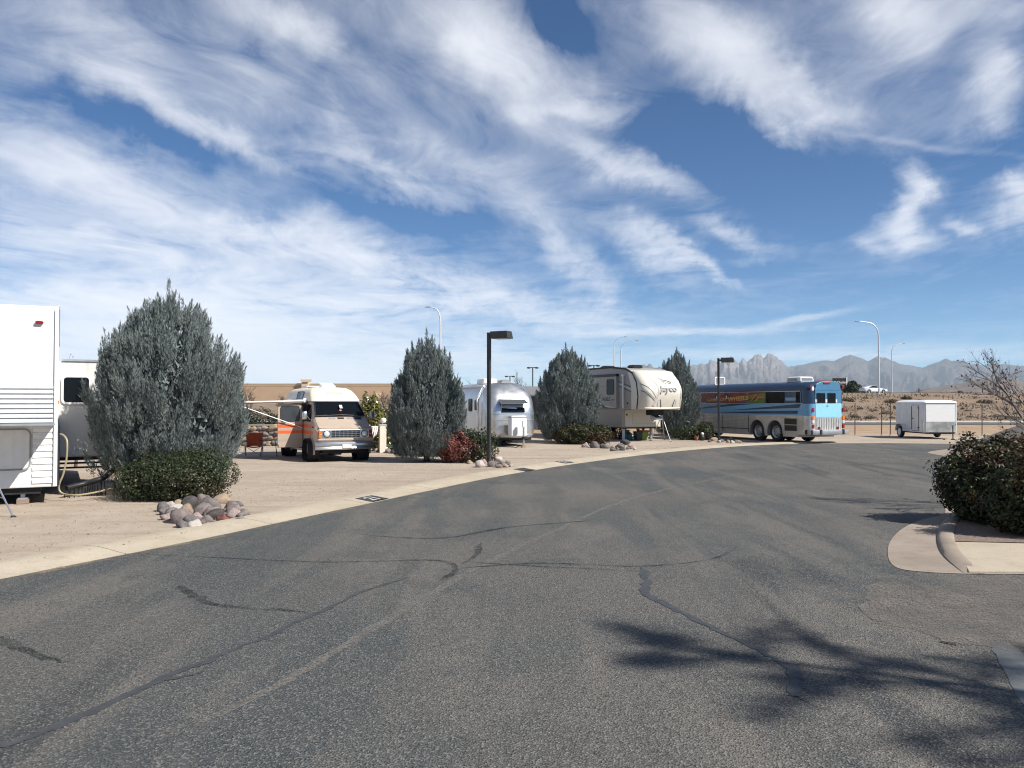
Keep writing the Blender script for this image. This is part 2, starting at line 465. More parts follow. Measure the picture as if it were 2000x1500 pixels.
# --- concrete
def concrete(name, c1, c2, dirt):
    m, nt, b, tcn, N, noise, rng, mixc, mth, bump = node_mat(name)
    c = mixc(rng(noise(0.8, 6), .35, .65), c1, c2)
    c = mixc(rng(noise(5, 7, .7), .5, .75, 0, .6), c, dirt)
    c = mixc(rng(noise(60, 3), .56, .76, 0, .5), c, (.18, .15, .12))
    nt.links.new(c, b.inputs['Base Color']); b.inputs['Roughness'].default_value = 0.9; b.inputs['Specular IOR Level'].default_value = .2
    bump(noise(45, 6, .6), .35, .01)
    return m
M_CONC = concrete('concrete', (.47, .405, .305), (.55, .48, .375), (.36, .295, .22))
M_CONC2 = concrete('weathered concrete', (.30, .25, .205), (.39, .33, .27), (.20, .16, .13))
# rolled kerb in cast lengths, each with its own joint
side = []
for i, p in enumerate(edge):
    t = (edge[min(i + 1, len(edge) - 1)] - edge[max(i - 1, 0)]).normalized(); side.append(Vector((-t.y, t.x, 0)))
acc_l = [0]
for i in range(1, len(edge)): acc_l.append(acc_l[-1] + (edge[i] - edge[i - 1]).length)
def along(s):
    for i in range(1, len(edge)):
        if s <= acc_l[i]:
            k = (s - acc_l[i - 1]) / (acc_l[i] - acc_l[i - 1])
            return edge[i - 1].lerp(edge[i], k), side[i - 1].lerp(side[i], k).normalized()
    return edge[-1], side[-1]
KERB_PROF = [(0.0, -.05), (0.0, .016), (.10, .022), (.30, .050), (.52, .072), (.78, .068), (.92, .030), (.95, -.05)]
KERB = bpy.data.objects.new('kerb', None); col.objects.link(KERB); prop(KERB, kind='structure')
s = 14.0
while s < acc_l[-1] - .2:
    e = min(s + 2.95, acc_l[-1]); mb = MB(); rings = []
    for k in range(5):
        p, n = along(s + (e - s) * k / 4 - (0 if k < 4 else .012))
        rings.append([(p.x + n.x * a, p.y + n.y * a, z) for a, z in KERB_PROF])
    mb.loft(rings); mb.build('kerb_stone', M_CONC, KERB, smooth=30)
    s = e

# --- crack seal and joints on the road
def strip(pts, w, mat_, name, z, jit=0.0, taper=True, seed=1):
    rr = random.Random(seed)
    P_ = catmull([G(*p) for p in pts], 7); mb = MB(); L = []; Q = []
    for i, p in enumerate(P_):
        t = (P_[min(i + 1, len(P_) - 1)] - P_[max(i - 1, 0)]).normalized(); n = Vector((-t.y, t.x, 0))
        k = (w[0] + (w[1] - w[0]) * i / (len(P_) - 1)) * (1 + jit * rr.uniform(-1, 1)) / 2
        if taper: k *= min(1, .25 + 1.2 * min(i, len(P_) - 1 - i) / 6)
        o = n * rr.uniform(-1, 1) * jit * w[0] * .5
        L.append((p.x + n.x * k + o.x, p.y + n.y * k + o.y, z)); Q.append((p.x - n.x * k + o.x, p.y - n.y * k + o.y, z))
    n = len(L); mb.add(L + Q, [(i, i + 1, n + i + 1, n + i) for i in range(n - 1)])
    return mb.build(name, mat_, ROAD)
M_TAR = mat('bitumen crack seal', (.052, .056, .061), .7, var=.25, scale=9, bump=.2, bscale=60)
def faded(name, colr, lo, hi, scale):
    m, nt, b, tcn, N, noise, rng, mixc, mth, bump = node_mat(name)
    b.inputs['Base Color'].default_value = (*(k_ * .80 for k_ in colr), 1); b.inputs['Roughness'].default_value = .9; b.inputs['Specular IOR Level'].default_value = .2
    f = mth('MULTIPLY', rng(noise(scale, 6, .7), lo, hi), rng(noise(55, 3, .6), .35, .6))
    nt.links.new(f, b.inputs['Alpha']); return m
M_TARF = faded('worn crack seal', (.030, .036, .040), .34, .62, 2.2)
M_JOINT = faded('dusty paving joint', (.205, .195, .178), .20, .48, 3.0)
strip([(-90, 1470), (0, 1458), (60, 1440), (160, 1400), (260, 1355), (330, 1320), (400, 1295), (450, 1272), (520, 1245), (580, 1215), (620, 1198), (680, 1170), (720, 1152), (800, 1128)], (.085, .045), M_TAR, 'crack_seal', .008, .35, seed=2)
strip([(300, 1330), (350, 1325), (400, 1312)], (.06, .02), M_TAR, 'crack_seal', .0085, .3, seed=3)
strip([(1255, 1108), (1263, 1135), (1262, 1160), (1310, 1186), (1370, 1216), (1420, 1241), (1480, 1270), (1530, 1297), (1548, 1312)], (.10, .045), M_TAR, 'crack_seal', .008, .4, seed=4)
strip([(1545, 1302), (1553, 1325), (1552, 1362)], (.09, .09), M_TAR, 'crack_seal', .009, .2, taper=False, seed=5)
strip([(1552, 1362), (1580, 1375), (1640, 1400), (1700, 1430)], (.02, .01), M_TARF, 'hairline_crack', .008, .5, seed=6)
strip([(250, 1082), (420, 1090), (600, 1098), (700, 1098), (830, 1095), (875, 1100), (890, 1115), (858, 1136)], (.05, .10), M_TARF, 'crack_seal', .009, .3, seed=7)
strip([(938, 1062), (930, 1085), (900, 1103)], (.12, .05), M_TARF, 'crack_seal', .0085, .3, seed=8)
strip([(885, 1097), (1050, 1107), (1250, 1117)], (.05, .06), M_TARF, 'crack_seal', .0095, .4, seed=9)
strip([(890, 1112), (1050, 1101), (1250, 1107), (1390, 1093), (1440, 1068)], (.05, .05), M_TARF, 'crack_seal', .0105, .4, seed=10)
strip([(350, 1145), (380, 1165), (440, 1185), (600, 1196)], (.14, .07), M_TARF, 'crack_seal', .008, .3, seed=11)
strip([(0, 1245), (40, 1270), (130, 1296)], (.16, .07), M_TARF, 'crack_seal', .008, .3, seed=12)
strip([(700, 1045), (860, 1052), (1000, 1030), (1150, 1018)], (.10, .10), M_TARF, 'crack_seal', .008, .3, seed=13)
strip([(380, 1420), (560, 1330), (700, 1245), (800, 1185), (900, 1127), (1000, 1075), (1100, 1030), (1180, 993), (1250, 970), (1330, 950), (1430, 930), (1550, 915), (1700, 905), (1800, 899)], (.09, .17), M_JOINT, 'paving_joint', .007, .25, seed=14)
strip([(140, 1105), (250, 1088), (330, 1070), (420, 1052), (520, 1031)], (.05, .03), M_JOINT, 'dust_line', .007, .4, seed=15)
M_DRIFT = faded('drifted sand', (.34, .275, .215), .42, .66, 1.6)
M_GRIT = faded('pale grit', (.24, .215, .19), .36, .62, .9)
dl, dr_ = [], []
for i in range(60):
    p, n = along(14 + (acc_l[-1] - 14.5) * i / 59); k = .18 + .16 * mnoise.noise(Vector((i * .7, 0, 0))); dl.append((p.x + n.x * .02, p.y + n.y * .02, .0112)); dr_.append((p.x - n.x * max(.04, k), p.y - n.y * max(.04, k), .0112))
mb = MB(); mb.add(dl + dr_, [(i, i + 1, 61 + i, 60 + i) for i in range(59)]); mb.build('sand_drift', M_DRIFT, ROAD)
# sand drifted onto the far end of the road
def patch(name, pts, material, parent, z, wob=.25, seed=1):
    P_ = catmull([G(*p) for p in pts] + [G(*pts[0])], 6)[:-1]; rr = random.Random(seed)
    vs = [(p.x + rr.uniform(-1, 1) * wob, p.y + rr.uniform(-1, 1) * wob, z) for p in P_]
    mb = MB(); mb.add(vs, [tuple(range(len(vs)))]); return mb.build(name, material, parent)
for i, (x0, x1, y) in enumerate([(1690, 1740, 886), (1690, 1760, 893), (1790, 1830, 898), (1560, 1600, 878), (1450, 1490, 878), (1620, 1680, 883)]):
    patch('dust_streak', [(x0, y), (x0 + 12, y - 1), (x1 - 10, y - 1.3), (x1, y - .5), (x1 - 15, y + .9), (x0 + 15, y + 1.1)], M_JOINT, ROAD, .0065 + i * .0003, .05, i)

patch('grit_spill', [(1735, 1128), (1860, 1132), (2080, 1132), (2120, 1250), (1900, 1262), (1780, 1235), (1690, 1180)], M_GRIT, ROAD, .0118, .12, 5)
patch('concrete_patch', [(1935, 1255), (1975, 1262), (2060, 1340), (2060, 1420), (1995, 1372), (1962, 1320)], mat('smooth grey patch', (.115, .125, .13), .85, var=.25, scale=3), ROAD, .0075, .02, 3)
# --- planting island on the right, its gutter, kerb and apron
isl = [(2300, 1122), (1960, 1123), (1880, 1122), (1800, 1118), (1752, 1110), (1735, 1090), (1738, 1060), (1762, 1034), (1800, 1016), (1845, 1003)]
ip = catmull([G(*p) for p in isl] + [Vector((8.8, 17, 0)), Vector((11.0, 21, 0)), Vector((14.2, 27, 0)), Vector((16.1, 31, 0)), Vector((16.8, 33.6, 0)), Vector((19.0, 36.0, 0))], 5) + [Vector((30, 36, 0)), Vector((30, 9.6, 0))]
mb = MB(); mb.add([(p.x, p.y, .010) for p in ip], [tuple(range(len(ip)))])
prop(mb.build('gutter', M_CONC2), kind='structure')
kp = catmull([G(1886, 1121), G(1866, 1106), G(1847, 1088), G(1836, 1068), G(1834, 1046), G(1843, 1024), G(1862, 1008), G(1890, 996), Vector((9.5, 17.2, 0)), Vector((11.7, 21.2, 0)), Vector((14.9, 27.2, 0)), Vector((16.9, 31.2, 0)), Vector((17.6, 33.4, 0)), Vector((20, 35.6, 0))], 5)
rings = []; inner = []
for i, p in enumerate(kp):
    t = (kp[min(i + 1, len(kp) - 1)] - kp[max(i - 1, 0)]).normalized(); n = Vector((t.y, -t.x, 0))
    hk = .055 * min(1, i / 12 + .05)
    rings.append([(p.x + n.x * a, p.y + n.y * a, z) for a, z in ((-.04, -.05), (-.02, .012 + hk * .3), (.03, .012 + hk), (.15, .016 + hk), (.20, .014 + hk * .7), (.22, -.05))])
    inner.append(Vector((p.x + n.x * .18, p.y + n.y * .18, 0)))
mb = MB(); mb.loft(rings); prop(mb.build('island_kerb', M_CONC2, smooth=40), kind='structure')
ap = [G(1892, 1121), G(2300, 1121), Vector((30, 9.9, 0)), Vector((30, 12.2, 0)), G(2000, 1066), G(1858, 1062)]
mb = MB(); mb.extr([(p.x, p.y) for p in ap], 'z', -.05, .035); prop(mb.build('apron', M_CONC, bevel=.01), kind='structure')
bed = [q for q in inner if q.y > 11.8] + [Vector((30, 36, 0)), Vector((30, 12.2, 0)), G(2000, 1066), G(1858, 1063)]
mb = MB(); mb.add([(q.x, q.y, .045) for q in bed], [tuple(range(len(bed)))])
M_BED = mat('bed gravel', (.21, .155, .125), .95, var=.35, scale=28, bump=.6, bscale=50, coord='Object')
prop(mb.build('planting_bed', M_BED), kind='structure')
joint = MB(); q0, q1 = G(1845, 1078), G(1898, 1121)

# --- frontage road and its concrete shoulder
M_FRONT = mat('grey asphalt', (.105, .105, .105), .9, var=.15, scale=.6)
M_SHOULDER = mat('pale concrete shoulder', (.50, .44, .37), .9, var=.1, scale=.4)
for nm, y0, y1, z, mt in (('frontage_road', 75.5, 83.5, .03, M_FRONT), ('road_shoulder', 84.2, 92.0, .035, M_SHOULDER)):
    mb = MB(); mb.add([(-200, y0, z), (260, y0, z), (260, y1, z), (-200, y1, z)], [(0, 1, 2, 3)]); prop(mb.build(nm, mt), kind='structure')
mb = MB(); X = [-30 + 5 * i for i in range(58)]; n = len(X)
mb.add([(x, 143, terrain(x, 143) + .05) for x in X] + [(x, 172, terrain(x, 172) + .05) for x in X], [(i, i + 1, n + i + 1, n + i) for i in range(n - 1)])
prop(mb.build('highway', M_FRONT), kind='structure')
mb = MB(); mb.add([(x, 140.2, terrain(x, 141) + .06) for x in X] + [(x, 142.8, terrain(x, 142) + .06) for x in X], [(i, i + 1, n + i + 1, n + i) for i in range(n - 1)])
prop(mb.build('highway_shoulder', M_SHOULDER), kind='structure')

# --- mountains, about 15 km off
RIDGE = [(700, 772), (900, 766), (1000, 760), (1080, 752), (1120, 742), (1165, 722), (1200, 716), (1235, 716), (1250, 713), (1258, 711), (1264, 714), (1270, 710), (1278, 717), (1300, 715), (1330, 716), (1345, 714), (1354, 710), (1362, 713), (1372, 709), (1380, 713), (1388, 703), (1393, 702), (1399, 708), (1408, 703), (1418, 702), (1428, 695), (1434, 699), (1440, 706), (1446, 707), (1452, 700), (1459, 705), (1466, 698), (1473, 693), (1481, 690), (1488, 694), (1492, 697), (1497, 691), (1502, 689), (1508, 690), (1515, 695), (1522, 702), (1530, 708), (1540, 715), (1552, 714), (1580, 709), (1610, 703), (1630, 704), (1645, 697), (1661, 692), (1680, 697), (1696, 705), (1715, 695), (1730, 698), (1745, 704), (1760, 711), (1785, 714), (1801, 718), (1820, 710), (1835, 706), (1847, 699), (1860, 704), (1875, 703), (1895, 710), (1920, 712), (1960, 711), (2000, 714), (2100, 717), (2300, 735), (2600, 764)]
RR = 15000.0
def ridge_h(px):
    for (x0, y0), (x1, y1) in zip(RIDGE, RIDGE[1:]):
        if x0 <= px <= x1: return (787 - (y0 + (y1 - y0) * (px - x0) / (x1 - x0))) / FPX * RR
    return 120
cols = 900; rows = 70
V = []; 
for i in range(cols):
    px = 700 + 1900 * i / (cols - 1); tx = (px - 1000) / FPX; h0 = ridge_h(px)
    h0 += (12 + 34 * smooth01(1250, 1300, px) * (1 - smooth01(1520, 1560, px))) * mnoise.fractal(Vector((px * .11, 3.3, 0)), .9, 2.1, 4) * (1 - smooth01(2200, 2600, px)) * smooth01(1100, 1200, px)
    crag = smooth01(1330, 1390, px) * (1 - smooth01(1500, 1560, px)) * .9 + .1
    for j in range(rows):
        f = j / (rows - 1)                       # 0 = foot, 1 = back foot, ridge at .8
        y = RR - 4200 + 5200 * f
        p = Vector((tx * y / 900, y / 900, 3.0))
        if f < .8:
            k = f / .8; base = k ** 1.75
            rg = mnoise.ridged_multi_fractal(p * 1.2, 0.9, 2.1, 6, 1.0, 2.0)
            spur = mnoise.ridged_multi_fractal(Vector((tx * 24 + y / 4200, y / 1500 - tx * 3, 1.0)), 1.0, 2.2, 5, 1.0, 2.0)
            z = h0 * base * (1 - (1 - k) * .55) + h0 * (.24 * (rg - 1.0) + .34 * (spur - .9)) * math.sin(math.pi * k) ** .8 * (1 - .35 * crag)
            if crag > .3 and k > .55:
                z += crag * h0 * .16 * (mnoise.ridged_multi_fractal(Vector((tx * 95, y / 1500, 5.0)), .8, 2.2, 5, 1, 2) - 1.1) * math.sin(math.pi * (k - .55) / .45)
            z = min(z, h0 * (y / RR) * .995)
        else:
            z = h0 * (1 - (f - .8) / .2)
        V.append((tx * y, y, max(z, -30) if j else -60))
F = [(i * rows + j, (i + 1) * rows + j, (i + 1) * rows + j + 1, i * rows + j + 1) for i in range(cols - 1) for j in range(rows - 1)]
m, nt, b, tcn, N, noise, rng, mixc, mth, bump = node_mat('mountain rock')
geo = N('ShaderNodeNewGeometry'); sx = N('ShaderNodeSeparateXYZ'); nt.links.new(geo.outputs['Normal'], sx.inputs[0])
sp_ = N('ShaderNodeSeparateXYZ'); nt.links.new(tcn.outputs['Object'], sp_.inputs[0])
c = mixc(rng(noise(.0022, 7, .62), .38, .62), (.075, .07, .075), (.165, .145, .135))
c = mixc(rng(noise(.008, 6, .65), .5, .75, 0, .6), c, (.09, .085, .07))
# pale granite of the spires, a matter of rock type and not of light
gx = mth('MULTIPLY', rng(mth('DIVIDE', sp_.outputs[0], sp_.outputs[1]), .18, .235), rng(mth('DIVIDE', sp_.outputs[0], sp_.outputs[1]), .345, .31))
gz = rng(mth('ADD', sp_.outputs[2], mth('MULTIPLY', noise(.003, 5), 300)), 480, 780)
c = mixc(mth('MULTIPLY', gx, gz), c, mixc(rng(noise(.006, 5), .4, .6), (.21, .18, .165), (.36, .305, .28)))
nt.links.new(c, b.inputs['Base Color']); b.inputs['Roughness'].default_value = 1; b.inputs['Specular IOR Level'].default_value = 0
bump(noise(.012, 8, .7), 1.0, 90)
me = np_mesh('mountains', V, F); prop(link_mesh('mountains', me, m), kind='structure')
# nearer brown hill, about 5 km off
HR = 5200.0
hill = [(1640, 787), (1720, 772), (1780, 764), (1810, 756), (1850, 750), (1880, 746), (1905, 739), (1930, 735.5), (1960, 736), (2000, 742), (2060, 750), (2200, 765), (2400, 790)]
V = []; hc, hr = 160, 24
for i in range(hc):
    px = 1640 + 760 * i / (hc - 1); tx = (px - 1000) / FPX
    for (x0, y0), (x1, y1) in zip(hill, hill[1:]):
        if x0 <= px <= x1: h0 = (787 - (y0 + (y1 - y0) * (px - x0) / (x1 - x0))) / FPX * HR; break
    for j in range(hr):
        f = j / (hr - 1); y = HR - 900 + 1300 * f
        k = f / .7 if f < .7 else (1 - f) / .3
        z = h0 * smooth01(0, 1, k) * (1 + .12 * (1 - k) * mnoise.fractal(Vector((tx * y / 160, y / 160, 2)), 1, 2, 4))
        V.append((tx * y, y, z - 6))
F = [(i * hr + j, (i + 1) * hr + j, (i + 1) * hr + j + 1, i * hr + j + 1) for i in range(hc - 1) for j in range(hr - 1)]
me = np_mesh('hill', V, F); me.polygons.foreach_set('use_smooth', [True] * len(F))
prop(link_mesh('hill', me, mat('brown hill', (.16, .125, .10), 1, var=.25, scale=.01, spec=0)), kind='structure')
# --- the dry air over the valley
mb = MB(); mb.box(-21000, 21000, -5500, 20500, -70, 1150)
HAZE = mb.build('haze', None); prop(HAZE, kind='stuff')
hm = bpy.data.materials.new('haze'); hm.use_nodes = True; hn = hm.node_tree; hn.nodes.clear()
pv = hn.nodes.new('ShaderNodeVolumePrincipled'); pv.inputs['Color'].default_value = (.70, .85, 1, 1); pv.inputs['Density'].default_value = .000035; pv.inputs['Anisotropy'].default_value = 0.0
ho = hn.nodes.new('ShaderNodeOutputMaterial'); hn.links.new(pv.outputs[0], ho.inputs['Volume'])
HAZE.data.materials.append(hm)

# ================================================================== PLANTS AND ROCKS
def leaf_mat(name, c1, c2, rough=.6, scale=3.0, spec=.4, c3=None, trans=0.15):
    m, nt, b, tcn, N, noise, rng, mixc, mth, bump = node_mat(name)
    c1, c2 = (tuple(q * 1.08 for q in w_) for w_ in (c1, c2))
    c = mixc(rng(noise(scale, 4, .6), .38, .62), c1, c2)
    c = mixc(rng(noise(scale * 9, 3, .6), .42, .62, 0, .7), c, tuple(q * 1.45 for q in c2))
    if c3: c = mixc(rng(noise(scale * .35, 3, .5), .5, .62, 0, .9), c, c3)
    nt.links.new(c, b.inputs['Base Color']); b.inputs['Roughness'].default_value = rough; b.inputs['Specular IOR Level'].default_value = spec
    if trans:
        tr = N('ShaderNodeBsdfTranslucent'); nt.links.new(c, tr.inputs[0])
        ms = N('ShaderNodeMixShader'); ms.inputs[0].default_value = trans
        out = nt.nodes['Material Output']
        nt.links.new(b.outputs[0], ms.inputs[1]); nt.links.new(tr.outputs[0], ms.inputs[2]); nt.links.new(ms.outputs[0], out.inputs['Surface'])
    return m
M_CYP = leaf_mat('blue grey cypress scale', (.13, .155, .150), (.19, .22, .212), .8, 1.6, .2, trans=.12)
M_BARK = mat('grey brown bark', (.11, .085, .065), .95, var=.3, scale=14, bump=.5, bscale=30)
M_DKLEAF = leaf_mat('dark glossy green leaf', (.022, .036, .014), (.042, .058, .024), .45, 4, .35, (.05, .045, .02))
M_BRLEAF = leaf_mat('bronze green leaf', (.022, .034, .012), (.042, .048, .018), .48, 5, .3, (.085, .045, .02))
M_REDLEAF = leaf_mat('red winter leaf', (.16, .045, .035), (.26, .09, .07), .45, 4, .4, (.06, .06, .03))
M_YELLEAF = leaf_mat('yellow green leaf', (.08, .09, .018), (.20, .19, .05), .32, 5, .6)
M_PINE = leaf_mat('dark pine needle', (.016, .03, .016), (.03, .05, .026), .6, 2, .3)
M_SAGE = leaf_mat('dry desert brush', (.075, .055, .035), (.13, .105, .07), .9, 2, .1, trans=0)

EGG = np.array([(0, .70), (.10, .86), (.22, .96), (.36, 1.0), (.48, .97), (.60, .90), (.72, .79), (.83, .62), (.91, .42), (.97, .20), (1.0, .05)])
def tri_leaves(P0, ax, L, W, rs):
    """one slim triangle per leaf, P0 base, ax unit axis"""
    n = len(P0)
    q = rs.normal(size=(n, 3)); sd = np.cross(ax, q); sd /= np.linalg.norm(sd, axis=1)[:, None] + 1e-9
    V = np.empty((n, 3, 3)); V[:, 0] = P0 - sd * W[:, None] / 2; V[:, 1] = P0 + sd * W[:, None] / 2; V[:, 2] = P0 + ax * L[:, None]
    return V.reshape(-1, 3)
def cypress_mesh(name, H, RAD, nplume, per, seed, leaf=.055, cone=0.0):
    """upright feathery plumes gathered in clumps, with dark gaps between the clumps"""
    rs = np.random.RandomState(seed); out = []
    nc = 230
    ct = rs.beta(1.1, 1.15, nc) * .97; cth = rs.uniform(0, 2 * np.pi, nc)
    coff = rs.normal(size=nc) * .06 + .05 * np.sin(3 * cth + 7 * ct + seed) + .035 * np.sin(5 * cth - 9 * ct)
    w = np.interp(ct, EGG[:, 0], EGG[:, 1]) + .15; pick = rs.choice(nc, nplume, p=w / w.sum())
    rloc = np.interp(ct[pick], EGG[:, 0], EGG[:, 1]) * RAD + .12
    g1, g2 = rs.normal(size=nplume), rs.normal(size=nplume)
    th = cth[pick] + g1 * .17 / rloc; t = np.clip(ct[pick] + g2 * .17 / H, 0, .985)
    r = np.interp(t, EGG[:, 0], EGG[:, 1]) * RAD * (1 + coff[pick]) - .075 * (g1 ** 2 + g2 ** 2) * .6 - rs.uniform(0, .10, nplume)
    r = np.maximum(r * (1 - cone * np.maximum(0, t - .3)), .02)
    P = np.stack([r * np.cos(th), r * np.sin(th), .10 + t * H * .92], 1)
    outw = np.stack([np.cos(th), np.sin(th), np.zeros_like(th)], 1)
    k = (.46 - .40 * t)[:, None]
    A = outw * k + np.array([0, 0, 1.0]) + rs.normal(size=(nplume, 3)) * .10
    A /= np.linalg.norm(A, axis=1)[:, None]
    PL = (.20 + .26 * rs.uniform(size=nplume) ** 1.3) * (RAD / 1.5) ** .4
    nl = 26; la = rs.uniform(0, 6.28, nl); lr = np.sqrt(rs.uniform(0, 1, nl)) * .62; lr[0] = .03
    tt = np.interp(lr, EGG[::-1, 1][:7], EGG[::-1, 0][:7])
    EP = np.stack([np.cos(la) * lr * RAD, np.sin(la) * lr * RAD, .10 + tt * H * .92 - .22], 1); EL = rs.uniform(.45, .75, nl); EL[0] = .85
    EA = np.stack([EP[:, 0] * .10, EP[:, 1] * .10, np.ones(nl)], 1) + rs.normal(size=(nl, 3)) * .05; EA /= np.linalg.norm(EA, axis=1)[:, None]
    for (PP, AA, LL, m_) in ((P, A, PL, per), (EP, EA, EL, per * 4)):
        n = len(PP); s = rs.uniform(0, 1, (n, m_)) ** .85
        rad = .044 * (1.08 - s) * (LL[:, None] / .35) ** .7
        wig = rs.normal(size=(n, m_, 3)) * rad[:, :, None]
        pos = PP[:, None, :] + AA[:, None, :] * (s * LL[:, None])[:, :, None] + wig
        d = AA[:, None, :] + wig * 6.0 + rs.normal(size=(n, m_, 3)) * .14
        d /= np.linalg.norm(d, axis=2)[:, :, None]
        L = leaf * rs.uniform(.9, 1.9, n * m_); W = leaf * rs.uniform(.24, .40, n * m_)
        out.append(tri_leaves(pos.reshape(-1, 3), d.reshape(-1, 3), L, W, rs))
    n = 9000; t = rs.uniform(.02, .88, n); th = rs.uniform(0, 6.283, n); r = np.interp(t, EGG[:, 0], EGG[:, 1]) * RAD * rs.uniform(.40, .76, n)
    pos = np.stack([r * np.cos(th), r * np.sin(th), .1 + t * H * .88], 1); d = rs.normal(size=(n, 3)) * .5 + np.array([0, 0, 1]); d /= np.linalg.norm(d, axis=1)[:, None]
    out.append(tri_leaves(pos, d, rs.uniform(.10, .20, n), rs.uniform(.05, .09, n), rs))
    V = np.concatenate(out); F = np.arange(len(V)).reshape(-1, 3)
    return np_mesh(name, V, F)
def trunk_mesh(parent, h, r, seed, lean=.1):
    rr = random.Random(seed); mb = MB()
    mb.tube([(0, 0, -.05), (0.02, 0, h * .3), (rr.uniform(-.05, .05), .03, h * .6), (0, 0, h)], [r, r * .85, r * .55, r * .15], 8)
    for i in range(9):
        z = h * (.08 + .08 * i); a = rr.uniform(0, 6.28); l = h * .22 * (1 - i / 14)
        mb.tube([(0, 0, z), (math.cos(a) * l * .5, math.sin(a) * l * .5, z + l * .6), (math.cos(a) * l * .8, math.sin(a) * l * .8, z + l * 1.4)], [r * .45, r * .3, r * .08], 5)
    return mb.build('trunk', M_BARK, parent, smooth=True)
CYP = [((-7.85, 19.0), 4.45, 1.58, 3200, 58, 3, .050, 'tallest and nearest blue-grey cypress, beside the white fifth-wheel trailer'),
       ((-2.93, 28.5), 4.15, 1.27, 2300, 52, 5, .056, 'blue-grey cypress between the beige camper van and the first lamp post'),
       ((2.80, 42.0), 4.65, 1.58, 2000, 46, 8, .072, 'blue-grey cypress between the silver trailer and the cream fifth-wheel trailer'),
       ((9.30, 47.0), 4.80, 1.30, 1600, 46, 11, .075, 'blue-grey cypress between the cream fifth-wheel trailer and the blue bus')]
for (xy, H, RAD, npl, per, seed, lf, lab) in CYP:
    t = thing('cypress', lab, 'tree', (xy[0], xy[1], 0), 0, 'egg-shaped cypresses between the lots')
    trunk_mesh(t, H * .8, .11, seed)
    link_mesh('crown', cypress_mesh('crown', H, RAD, npl, per, seed, lf, {3: .05, 5: .22, 8: .12, 11: .38}[seed]), M_CYP, t)

def shrub_mesh(name, lobes, n, leaf, seed, up=.25, inner=.3):
    """broad leaves over a set of ellipsoid lobes (cx,cy,cz,rx,ry,rz)"""
    rs = np.random.RandomState(seed); vol = np.array([l[3] * l[4] + l[4] * l[5] + l[3] * l[5] for l in lobes]); pick = rs.choice(len(lobes), n, p=vol / vol.sum())
    Lb = np.array(lobes)[pick]
    d = rs.normal(size=(n, 3)); d /= np.linalg.norm(d, axis=1)[:, None]
    lump = 1 + .10 * np.sin(7 * d[:, 0] + 5 * d[:, 2] + pick) + .09 * np.sin(9 * d[:, 1] - 6 * d[:, 2] + 2 * pick) + .06 * np.sin(17 * d[:, 0] + 13 * d[:, 1])
    s = np.where(rs.uniform(size=n) < inner, rs.uniform(.45, .9, n), rs.uniform(.88, 1.06, n)) * lump
    P = Lb[:, :3] + d * Lb[:, 3:6] * s[:, None]
    keep = P[:, 2] > .02; P, d = P[keep], d[keep]; n = len(P)
    nrm = d * .9 + rs.normal(size=(n, 3)) * .55 + np.array([0, 0, up]); nrm /= np.linalg.norm(nrm, axis=1)[:, None]
    a = np.cross(nrm, rs.normal(size=(n, 3))); a /= np.linalg.norm(a, axis=1)[:, None]; b_ = np.cross(nrm, a)
    L = leaf * rs.uniform(.7, 1.35, n)[:, None]; W = L * .5
    V = np.empty((n, 4, 3)); V[:, 0] = P - a * L / 2; V[:, 1] = P + b_ * W / 2 + nrm * L * .1; V[:, 2] = P + a * L / 2; V[:, 3] = P - b_ * W / 2 + nrm * L * .1
    return np_mesh(name, V.reshape(-1, 3), np.arange(n * 4).reshape(-1, 4))
def stems(parent, lobes, seed, k=9, r=.014):
    rr = random.Random(seed); mb = MB()
    for i in range(k):
        l = rr.choice(lobes); a = rr.uniform(0, 6.28)
        e = Vector((l[0] + math.cos(a) * l[3] * .6, l[1] + math.sin(a) * l[4] * .6, l[2] + l[5] * rr.uniform(.1, .7)))
        mb.tube([(l[0] * .35, l[1] * .35, -.02), e * .5 + Vector((0, 0, .05)), e], [r, r * .7, r * .3], 5)
    return mb.build('stems', M_BARK, parent)
def shrub(name, label, cat, loc, lobes, n, leaf, material, seed, group=None, mixm=None, up=.25):
    t = thing(name, label, cat, loc, 0, group)
    stems(t, lobes, seed)
    if mixm:
        link_mesh('foliage', shrub_mesh('foliage', lobes, int(n * .55), leaf, seed, up), material, t)
        o = link_mesh('foliage', shrub_mesh('foliage', mixm[1], int(n * .45), leaf, seed + 1, up), mixm[0], t)
        o['label'] = mixm[2]
    else: link_mesh('foliage', shrub_mesh('foliage', lobes, n, leaf, seed, up), material, t)
    return t
shrub('clipped_shrub', 'dense dark green shrub behind the nearest rock pile, under the tallest cypress', 'shrub', (-7.0, 17.35, 0),
      [(-.1, .05, .45, 1.05, .70, .55), (.45, 0, .5, .75, .6, .55), (-.6, -.1, .35, .6, .6, .42), (.1, -.25, .35, .9, .5, .42)], 26000, .050, M_DKLEAF, 21)
shrub('nandina', 'red-leaved shrub at the foot of the first lamp post', 'shrub', (-1.72, 28.05, 0),
      [(.45, .3, .55, .75, .5, .58), (-.1, .4, .5, .9, .5, .58), (.75, -.05, .4, .45, .4, .45)], 11000, .075, M_DKLEAF, 22,
      mixm=(M_REDLEAF, [(-.35, -.15, .5, .5, .4, .5), (.05, -.3, .38, .55, .35, .42), (-.1, -.05, .72, .35, .3, .3)], 'brick red leaves on the road side of the shrub'))
shrub('clipped_shrub', 'low bronze green shrub in front of the cypress beside the silver trailer', 'shrub', (3.45, 40.4, 0),
      [(0, 0, .45, 1.05, .7, .55), (.75, -.1, .42, .6, .55, .5), (-.75, .1, .42, .65, .55, .48)], 12000, .085, M_BRLEAF, 23)
